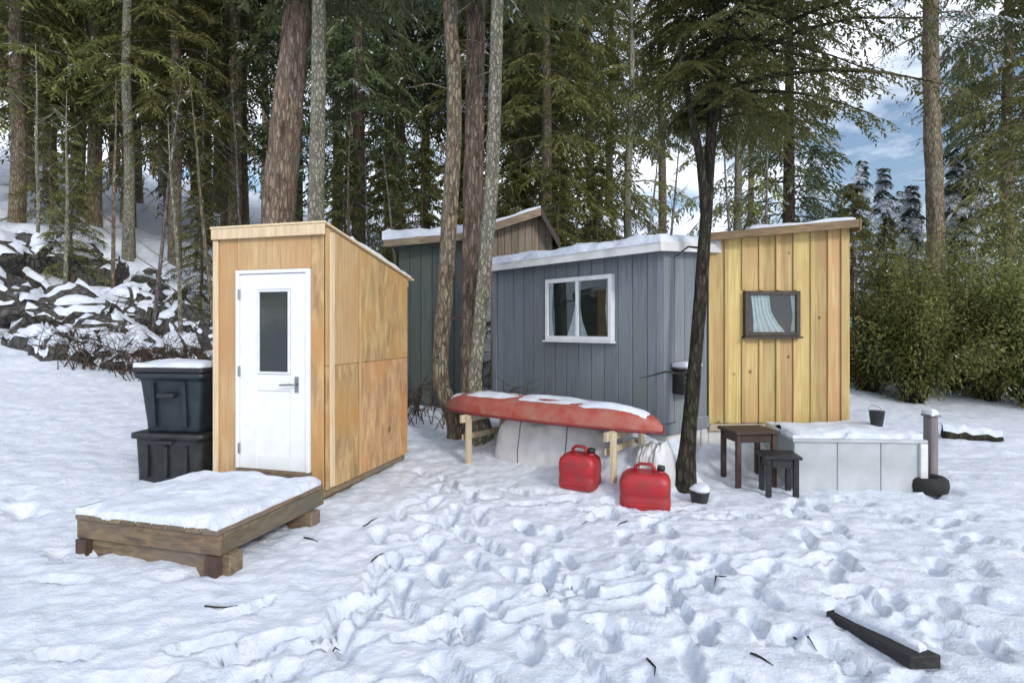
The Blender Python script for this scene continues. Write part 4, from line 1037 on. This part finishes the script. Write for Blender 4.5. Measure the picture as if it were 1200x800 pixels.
# ---- the individual trunks near the huts
def lone_tree(name, pts, radii, bmat, label, crown_args=None, leaf='leaf_green', dead=8, seed=0, cat='tree', forks=()):
    base = Vector(pts[0])
    e = empty(name, base, 0, label, cat)
    P = [Vector(p) - base for p in pts]
    P = [P[0] + Vector((0, 0, -.35))] + P
    P.insert(2, P[1].lerp(P[2], min(.5, .35 / (P[2] - P[1]).length))); R = [radii[0] * 1.9, radii[0] * 1.45, radii[0] * .98] + list(radii[1:])
    geo = [trunk_geo(P, R, 30, .06, seed)]
    r = random.Random(seed)
    top = P[-1]
    for i in range(dead):
        j = r.randrange(2, len(P) - 1); f = r.random(); p = P[j] * (1 - f) + P[j + 1] * f; a = r.uniform(0, 6.28); l_ = r.uniform(.15, .7)
        geo.append(tube_arrays([p, p + Vector((math.cos(a) * l_ * .5, math.sin(a) * l_ * .5, .04)), p + Vector((math.cos(a) * l_, math.sin(a) * l_, r.uniform(-.12, .10)))], [.016, .011, .003], 5))
    for fk in forks:
        Q = [Vector(p) - base for p in fk[0]]; geo.append(trunk_geo(Q, fk[1], 8, .04, seed + 3))
    if crown_args:
        V, Fq, tint, br, L = conifer_crown(seed + 50, **crown_args['a'])
        off = np.array(crown_args['off'])
        cm = mesh_np('crown', V + off, Fq, False, tint); cm.materials.append(M[leaf])
        link('crown', cm, e)
        v, f = branch_geo(br, L); geo.append(([Vector(q) + Vector(crown_args['off']) for q in v], f))
    v, f = merge(geo)
    tm = mesh_np('trunk', np.array([tuple(p) for p in v]), np.array(f), True); tm.materials.append(M[bmat])
    link('trunk', tm, e)
    return e

def tp(*a):                     # pixel + distance list -> world points, base put on the snow
    out = [W(*q) for q in a]
    out[0].z = hgt(out[0].x, out[0].y)
    return out
hi = dict(nb=46, nt=14, nl=11, leaf=.16, lw=.045)
pts = tp((318, 400, 9.6), (326, 260, 9.6), (337, 130, 9.65), (349, 0, 9.7)); pts.append(pts[-1] + Vector((.25, 0, 6)))
lone_tree('fir_tree', pts, [.31, .265, .245, .225, .06], 'bark_fir2', 'thick brown fir trunk rising behind the plywood hut', dict(a=dict(z0=0, H=6.5, R=2.4, droop=.5, **hi), off=pts[-1] - pts[0] - Vector((.2, 0, 5.6))), seed=1, dead=10)
pts = tp((369, 400, 9.2), (370, 260, 9.2), (373, 120, 9.2), (374, 0, 9.2)); pts.append(pts[-1] + Vector((.05, 0, 4)))
lone_tree('slender_tree', pts, [.14, .125, .115, .105, .03], 'bark_pale', 'slender pale trunk close beside the thick fir behind the hut', dict(a=dict(z0=0, H=4.5, R=1.4, **hi), off=pts[-1] - pts[0] - Vector((0, 0, 3.8))), seed=2)
pts = tp((540, 525, 7.8), (516, 440, 7.8), (522, 330, 7.8), (531, 180, 7.85), (532, 80, 7.9), (527, 0, 7.9)); pts.append(pts[-1] + Vector((-.1, 0, 4)))
lone_tree('slender_tree', pts, [.13, .115, .11, .105, .10, .095, .03], 'bark_tan', 'crooked tan trunk beside the canoe end nearer the plywood hut', dict(a=dict(z0=0, H=4.6, R=1.5, **hi), off=pts[-1] - pts[0] - Vector((0, 0, 3.6))), seed=3)
pts = tp((552, 500, 9.1), (553, 330, 9.1), (556, 150, 9.1), (558, 0, 9.1)); pts.append(pts[-1] + Vector((.05, 0, 5)))
lone_tree('fir_tree', pts, [.19, .165, .15, .14, .05], 'bark_fir2', 'brown trunk standing against the dark green cabin', dict(a=dict(z0=0, H=5.5, R=2.0, **hi), off=pts[-1] - pts[0] - Vector((0, 0, 4.8))), seed=4, dead=14)
pts = tp((566, 540, 7.46), (556, 450, 7.46), (562, 380, 7.46), (575, 230, 7.5), (580, 110, 7.5), (583, 0, 7.5)); pts.append(pts[-1] + Vector((.1, 0, 4)))
lone_tree('slender_tree', pts, [.105, .095, .09, .09, .085, .08, .02], 'bark_pale', 'pale lichen grey trunk behind the canoe by the grey cabin corner', dict(a=dict(z0=0, H=4.6, R=1.4, **hi), off=pts[-1] - pts[0] - Vector((0, 0, 3.4))), seed=5)
pts = tp((801, 568, 6.0), (808, 500, 6.0), (816, 410, 6.02), (825, 290, 6.05), (831, 200, 6.08), (837, 90, 6.1), (842, 0, 6.1)); pts.append(pts[-1] + Vector((.1, .1, 4)))
fk = [W(826, 250, 6.06), W(821, 190, 6.0), W(806, 110, 5.95), W(795, 20, 5.9)]
lone_tree('cedar_tree', pts, [.088, .076, .068, .062, .056, .05, .043, .02], 'bark_dark', 'dark leaning cedar trunk with a drooping crown between grey cabin and pine shed',
          dict(a=dict(z0=3.9, H=8.6, R=1.5, nb=170, nt=22, nl=34, leaf=.052, lw=.017, droop=.36, profile='round', bias=(.4, -.3)), off=pts[4] - pts[0] - Vector((-.12, 0, pts[4].z - pts[0].z))), leaf='leaf_cedar', seed=6, dead=6, forks=[(fk, [.05, .045, .035, .02])])
pts = tp((1098, 400, 14.5), (1096, 270, 14.5), (1092, 130, 14.5), (1090, 0, 14.5)); pts.append(pts[-1] + Vector((0, 0, 6)))
lone_tree('grey_tree', pts, [.22, .195, .18, .165, .05], 'bark_tan', 'lone tan grey trunk rising behind the evergreen shrubs', dict(a=dict(z0=0, H=8.5, R=1.9, nb=60, nt=16, nl=20, leaf=.09, lw=.03), off=pts[-1] - pts[0] - Vector((0, 0, 7.0))), leaf='leaf_snowy', seed=7, dead=24)

# bare saplings on the bank
def sapling(px, d, h, label, seed, mat='bark_pale'):
    r = random.Random(seed); x = (px - CX) / F * d; z = hgt(x, d)
    e = empty('sapling', (x, d, z), 0, label, 'sapling', 'bare saplings on the bank')
    lean = Vector((r.uniform(-.12, .12), r.uniform(-.1, .1), 0))
    P = [Vector((0, 0, -.15))] + [Vector((lean.x * h * f + r.uniform(-.03, .03), lean.y * h * f, h * f)) for f in (0, .25, .5, .75, 1)]
    geo = [trunk_geo(P, [.05, .045, .04, .032, .02, .005], 8, .05, seed)]
    for i in range(16):
        f = r.uniform(.25, .95); p = Vector((lean.x * h * f, lean.y * h * f, h * f)); a = r.uniform(0, 6.28); l_ = (1.1 - f) * r.uniform(.5, 1.3)
        geo.append(tube_arrays([p, p + Vector((math.cos(a) * l_ * .5, math.sin(a) * l_ * .5, l_ * .3)), p + Vector((math.cos(a) * l_, math.sin(a) * l_, l_ * .75))], [.014, .009, .002], 4))
    v, f = merge(geo); me = mesh_np('trunk', np.array([tuple(q) for q in v]), np.array(f), True); me.materials.append(M[mat]); link('trunk', me, e)
for i, (px, d, h) in enumerate([(78, 12, 4.5), (132, 12.8, 5), (178, 12.2, 5.5), (213, 11.5, 5), (252, 12.5, 6), (292, 13, 6), (45, 13.5, 5), (405, 12, 5.5), (440, 12.5, 5), (480, 12.8, 5), (158, 15, 6), (230, 15.5, 6)]):
    sapling(px, d, h, 'bare thin sapling standing on the snowy bank', 300 + i, ['bark_pale', 'bark_tan', 'bark_lilac'][i % 3])
for i, (px, d, h) in enumerate([(742, 12.5, 6), (770, 13.2, 6.5), (868, 11.8, 6), (893, 12.6, 6)]):
    sapling(px, d, h, 'bare thin sapling rising behind the cabin roofs', 330 + i, 'bark_lilac')

# evergreen shrubs on the right
def shrub(px, d, R, H, seed, label, n=15000):
    r = np.random.default_rng(seed); x = (px - CX) / F * d; z = hgt(x, d)
    e = empty('evergreen_shrub', (x, d, z), 0, label, 'shrub', 'evergreen shrubs right of the shed')
    stems = []; tips = []
    for i in range(34):
        a = r.uniform(0, 6.28); el = r.uniform(.05, 1) * math.pi / 2; u = math.cos(el) * r.uniform(.7, 1.1) * (1 + .28 * math.sin(2 * a + seed) + .18 * math.sin(3 * a + seed * 2)); top = np.array([math.cos(a) * R * u, math.sin(a) * R * u, H * (.14 + .86 * math.sin(el) * r.uniform(.7, 1.08) * (1 + .16 * math.sin(a + seed * 1.3)))])
        midp = top * np.array([.45, .45, .6])
        stems.append(tube_arrays([Vector((math.cos(a) * .06, math.sin(a) * .06, -.1)), Vector(midp), Vector(top)], [.022, .014, .004], 5)); tips.append((midp, top))
    v, f = merge(stems); me = mesh_np('stem', np.array([tuple(q) for q in v]), np.array(f), True); me.materials.append(M['bark_dark']); link('stems', me, e)
    k = r.integers(0, len(tips), n); q = r.uniform(-.85, 1.05, n)
    A = np.array([t_[0] for t_ in tips]); B = np.array([t_[1] for t_ in tips])
    # twig clusters round each stem
    nc = 11; cl = r.normal(0, .24, (len(tips), nc, 3)) * np.array([1, 1, .8]) * R * .75
    ci = r.integers(0, nc, n); P = A[k] * (1 - q[:, None]) + B[k] * q[:, None] + cl[k, ci] * np.clip(np.abs(q), .5, 1)[:, None] + r.normal(0, .055, (n, 3)) * R
    P[:, 2] = np.abs(P[:, 2])
    Dl = unit(r.normal(0, 1, (n, 3)) + unit(P - np.array([0, 0, H * .4])) * .8); N = unit(r.normal(0, .7, (n, 3)) + np.array([0, 0, 1.]))
    V, Fq = leaves(P, Dl, N, r.uniform(.05, .10, n), r.uniform(.022, .04, n))
    tint = np.repeat(np.clip(r.uniform(0, .5, n) + r.uniform(0, .5, (len(tips), nc))[k, ci], 0, 1), 4)
    cm = mesh_np('foliage', V, Fq, False, tint); cm.materials.append(M['leaf_shrub']); link('foliage', cm, e)
SH = [(1020, 11.2, .8, 1.9, 'narrow evergreen shrub right beside the pine shed corner'), (1070, 10.4, 1.25, 2.75, 'big rounded olive evergreen shrub near the pine shed'), (1118, 11.4, 1.2, 3.1, 'tallest evergreen shrub at the foot of the lone tan trunk'),
      (1160, 10.6, 1.1, 2.0, 'evergreen shrub next to the tallest one away from the shed'), (1045, 12.6, 1.3, 3.2, 'evergreen shrub behind the big rounded one'), (1215, 10.0, 1.35, 2.8, 'outermost evergreen shrub of the row away from the shed'), (1180, 11.8, 1.4, 3.2, 'broad evergreen shrub behind the row away from the shed')]
for i, (px, d, R, H, lab) in enumerate(SH): shrub(px, d, R, H, 400 + i, lab)

# ------------------------------------------------------------------ boulders with snow caps and fallen branches on the bank
def boulder(px, d, sx, sy, sz, seed, label, lift=0.0):
    x = (px - CX) / F * d; z = hgt(x, d) + lift
    e = empty('boulder', (x, d, z), rnd.uniform(0, 6.28), label, 'boulder', 'boulders on the snowy bank')
    bm = bmesh.new(); bmesh.ops.create_icosphere(bm, subdivisions=4, radius=1)
    s3 = Vector((seed * 3.1, seed * 1.7, 0))
    for v in bm.verts:
        c = v.co.copy(); n_ = mnoise.noise(c * 1.1 + s3) * .42 + mnoise.noise(c * 2.6 + s3) * .24 + abs(mnoise.noise(c * 5 + s3)) * .16 + mnoise.noise(c * 11 + s3) * .05
        v.co = c * (1 + n_)
        # flatten facets a little
        for ax in ((.6, .5, .6), (-.7, .2, .65), (.1, -.8, .5), (-.2, -.6, -.1), (.8, -.4, .1)):
            nv = Vector(ax).normalized(); dd = v.co.dot(nv)
            if dd > .82: v.co -= nv * (dd - .82) * .8
        v.co = Vector((v.co.x * sx, v.co.y * sy, v.co.z * sz))
    bm.normal_update()
    me = bpy.data.meshes.new('stone'); bm.to_mesh(me)
    for p in me.polygons: p.use_smooth = True
    link('stone', me, e, M['rock'])
    # snow lying on the upward faces
    mk = {v.index: v.normal.z + .22 * mnoise.noise(v.co * 2.2 + s3) for v in bm.verts}
    bmesh.ops.delete(bm, geom=[f for f in bm.faces if max(mk[v.index] for v in f.verts) < .40], context='FACES')
    if bm.faces:
        for v in bm.verts:
            q = min(max((mk[v.index] - .42) / .35, 0), 1); q = q * q * (3 - 2 * q)
            v.co += Vector((0, 0, q * (.11 + .05 * mnoise.noise(v.co * 2.5)) - .035))
        me2 = bpy.data.meshes.new('snow_cap'); bm.to_mesh(me2)
        for p in me2.polygons: p.use_smooth = True
        link('snow_cap', me2, e, M['snow'])
    bm.free()
BL = [(78, 11.6, 1.0, .8, .62, 'big dark snow capped boulder low on the bank by the olive conifers'), (128, 11.2, .7, .6, .42, 'flat snow capped boulder beside the big dark one'), (60, 10.4, .6, .5, .3, 'low dark boulder at the foot of the bank'),
      (112, 10.3, .65, .45, .32, 'low dark boulder at the foot of the bank'), (165, 10.5, .6, .5, .38, 'low dark boulder at the foot of the bank'), (205, 10.8, .5, .5, .4, 'snow capped boulder between the bin and the saplings'),
      (150, 12.4, .8, .6, .5, 'snow capped boulder high on the bank'), (215, 12.6, .7, .6, .5, 'snow capped boulder high on the bank'), (100, 13.2, .9, .7, .6, 'snow capped boulder high on the bank'), (40, 12.8, .9, .7, .6, 'snow capped boulder high on the bank'),
      (248, 11.6, .55, .5, .5, 'snow capped boulder behind the plywood hut'), (10, 11.2, .9, .8, .6, 'dark boulder beyond the big snow capped one'), (430, 11.8, .55, .5, .4, 'rounded boulder between the hut and the dark green cabin'), (185, 13.8, .7, .6, .5, 'snow capped boulder high on the bank'), (-40, 11.8, 1, .8, .6, 'dark boulder at the outer end of the bank')]
for i, (px, d, sx, sy, sz, lab) in enumerate(BL): boulder(px, d, sx, sy, sz, i + 1, lab, .1)
br_ = random.Random(77)
for i in range(34):
    px = br_.uniform(30, 262); d = 9.9 + 3.6 * br_.random(); q = br_.uniform(.14, .42)
    boulder(px, d, q * br_.uniform(.8, 1.4), q, q * br_.uniform(.6, 1.1), 40 + i, 'small broken dark rock poking out of the snow between the big boulders', .04)

def fallen(px0, d0, px1, d1, r0, label, seed, lift=.15):
    x0, x1 = (px0 - CX) / F * d0, (px1 - CX) / F * d1; r = random.Random(seed)
    e = empty('fallen_log', (x0, d0, hgt(x0, d0)), 0, label, 'log', 'fallen logs on the snow')
    pts = []; rr = []
    for i in range(9):
        f = i / 8; x = x0 + (x1 - x0) * f; y = d0 + (d1 - d0) * f
        pts.append(Vector((x - x0, y - d0, hgt(x, y) - hgt(x0, d0) + r0 * .6 + lift * math.sin(math.pi * f) + r.uniform(-.02, .02)))); rr.append(r0 * (1 - .5 * f))
    tube('log_body', e, pts, rr, M['bark_dark'], 10, .06, seed)
    V = []; Fc = []
    for i, (p, q) in enumerate(zip(pts, rr)):
        dv = (pts[min(i + 1, 8)] - pts[max(i - 1, 0)]); s = Vector((-dv.y, dv.x, 0)).normalized()
        for j in range(5):
            a = (j / 4 - .5) * 1.9; c = p + s * math.sin(a) * q * 1.02 + Vector((0, 0, math.cos(a) * q * 1.02 + (.07 if 0 < j < 4 else 0) * (.7 + .5 * r.random()))); V.append(tuple(c))
    for i in range(8):
        for j in range(4): Fc.append((i * 5 + j, i * 5 + j + 1, (i + 1) * 5 + j + 1, (i + 1) * 5 + j))
    link('snow_cap', mesh_np('snow_cap', np.array(V), np.array(Fc), True), e, M['snow'])
fallen(1104, 8.3, 1175, 8.0, .085, 'short dark log lying on open snow behind the grey post', 9, 0)
fallen(60, 11.0, 200, 10.2, .12, 'long snow topped log lying along the foot of the bank', 1)
fallen(90, 12.0, 190, 13.6, .10, 'thinner log slanting up the snowy bank', 2)
fallen(20, 12.2, 150, 11.2, .11, 'log lying across the bank between boulders', 3)

def brush(px, d, n, h, seed):
    r = random.Random(seed); x = (px - CX) / F * d
    e = empty('brush_bush', (x, d, hgt(x, d)), 0, 'leafless brown brush at the foot of the snowy bank', 'brush', 'leafless brush on the bank')
    geo = []
    for i in range(n):
        a = r.uniform(0, 6.28); l_ = h * r.uniform(.5, 1.1); o = Vector((r.uniform(-.4, .4), r.uniform(-.3, .3), -.05)); u = r.uniform(.2, .9)
        p1 = o + Vector((math.cos(a) * l_ * u * .5, math.sin(a) * l_ * u * .5, l_ * .55)); p2 = o + Vector((math.cos(a) * l_ * u, math.sin(a) * l_ * u, l_ * (1 - u * .5)))
        geo.append(tube_arrays([o, p1, p2], [.009, .006, .002], 4))
        for k in range(3):
            q = p1.lerp(p2, r.random()); b = a + r.uniform(-1.3, 1.3); geo.append(tube_arrays([q, q + Vector((math.cos(b) * .2, math.sin(b) * .2, r.uniform(-.02, .16)))], [.004, .0015], 3))
    v, f = merge([(v, f) for v, f in geo if len(f[0]) == 4])
    me = mesh_np('twigs', np.array([tuple(q) for q in v]), np.array(f)); me.materials.append(M['bark_fir']); link('twigs', me, e)['kind'] = 'stuff'
for i, (px, d) in enumerate([(85, 10.2), (140, 9.9), (200, 9.8), (225, 10.6), (60, 11.2), (175, 11.3), (470, 9.2), (500, 8.9), (20, 10.4), (590, 8.2), (620, 7.9), (105, 10.6), (150, 10.9), (190, 10.5), (120, 11.8), (235, 9.9), (485, 9.5), (70, 9.9), (95, 9.7), (125, 10.2), (160, 9.6), (180, 9.9), (215, 9.5)]):
    brush(px, d, 30 if i < 6 or i > 10 else 16, .8 if i < 6 or i > 10 else .5, 500 + i)

# twigs and bark crumbs lying on the snow
def twig(px, py, seed):
    r = random.Random(seed); d = CAMH * F / (py - HY); x = (px - CX) / F * d; a = r.uniform(0, 6.28); l_ = r.uniform(.08, .24)
    dx, dy = math.cos(a) * l_, math.sin(a) * l_
    pts = [Vector((dx * f + r.uniform(-.01, .01), dy * f + r.uniform(-.01, .01), hgt(x + dx * f, d + dy * f) - hgt(x, d) + .006)) for f in (0, .33, .66, 1)]
    e = empty('fallen_twig', (x, d, hgt(x, d)), 0, 'small dark twig lying on the trampled snow', 'twig', 'twigs on the snow')
    tube('stick', e, pts, [.005, .006, .0045, .002], M['bark_dark'], 6, .1, seed)
for i in range(4):
    twig(rnd.uniform(300, 1130), 600 + 190 * rnd.random() ** 1.2, 600 + i)
for i, (px, py) in enumerate([(382, 748), (760, 770), (930, 728), (835, 676), (878, 762), (610, 575), (700, 600), (240, 705), (110, 445), (140, 440), (640, 590), (735, 606)]):
    twig(px, py, 700 + i)
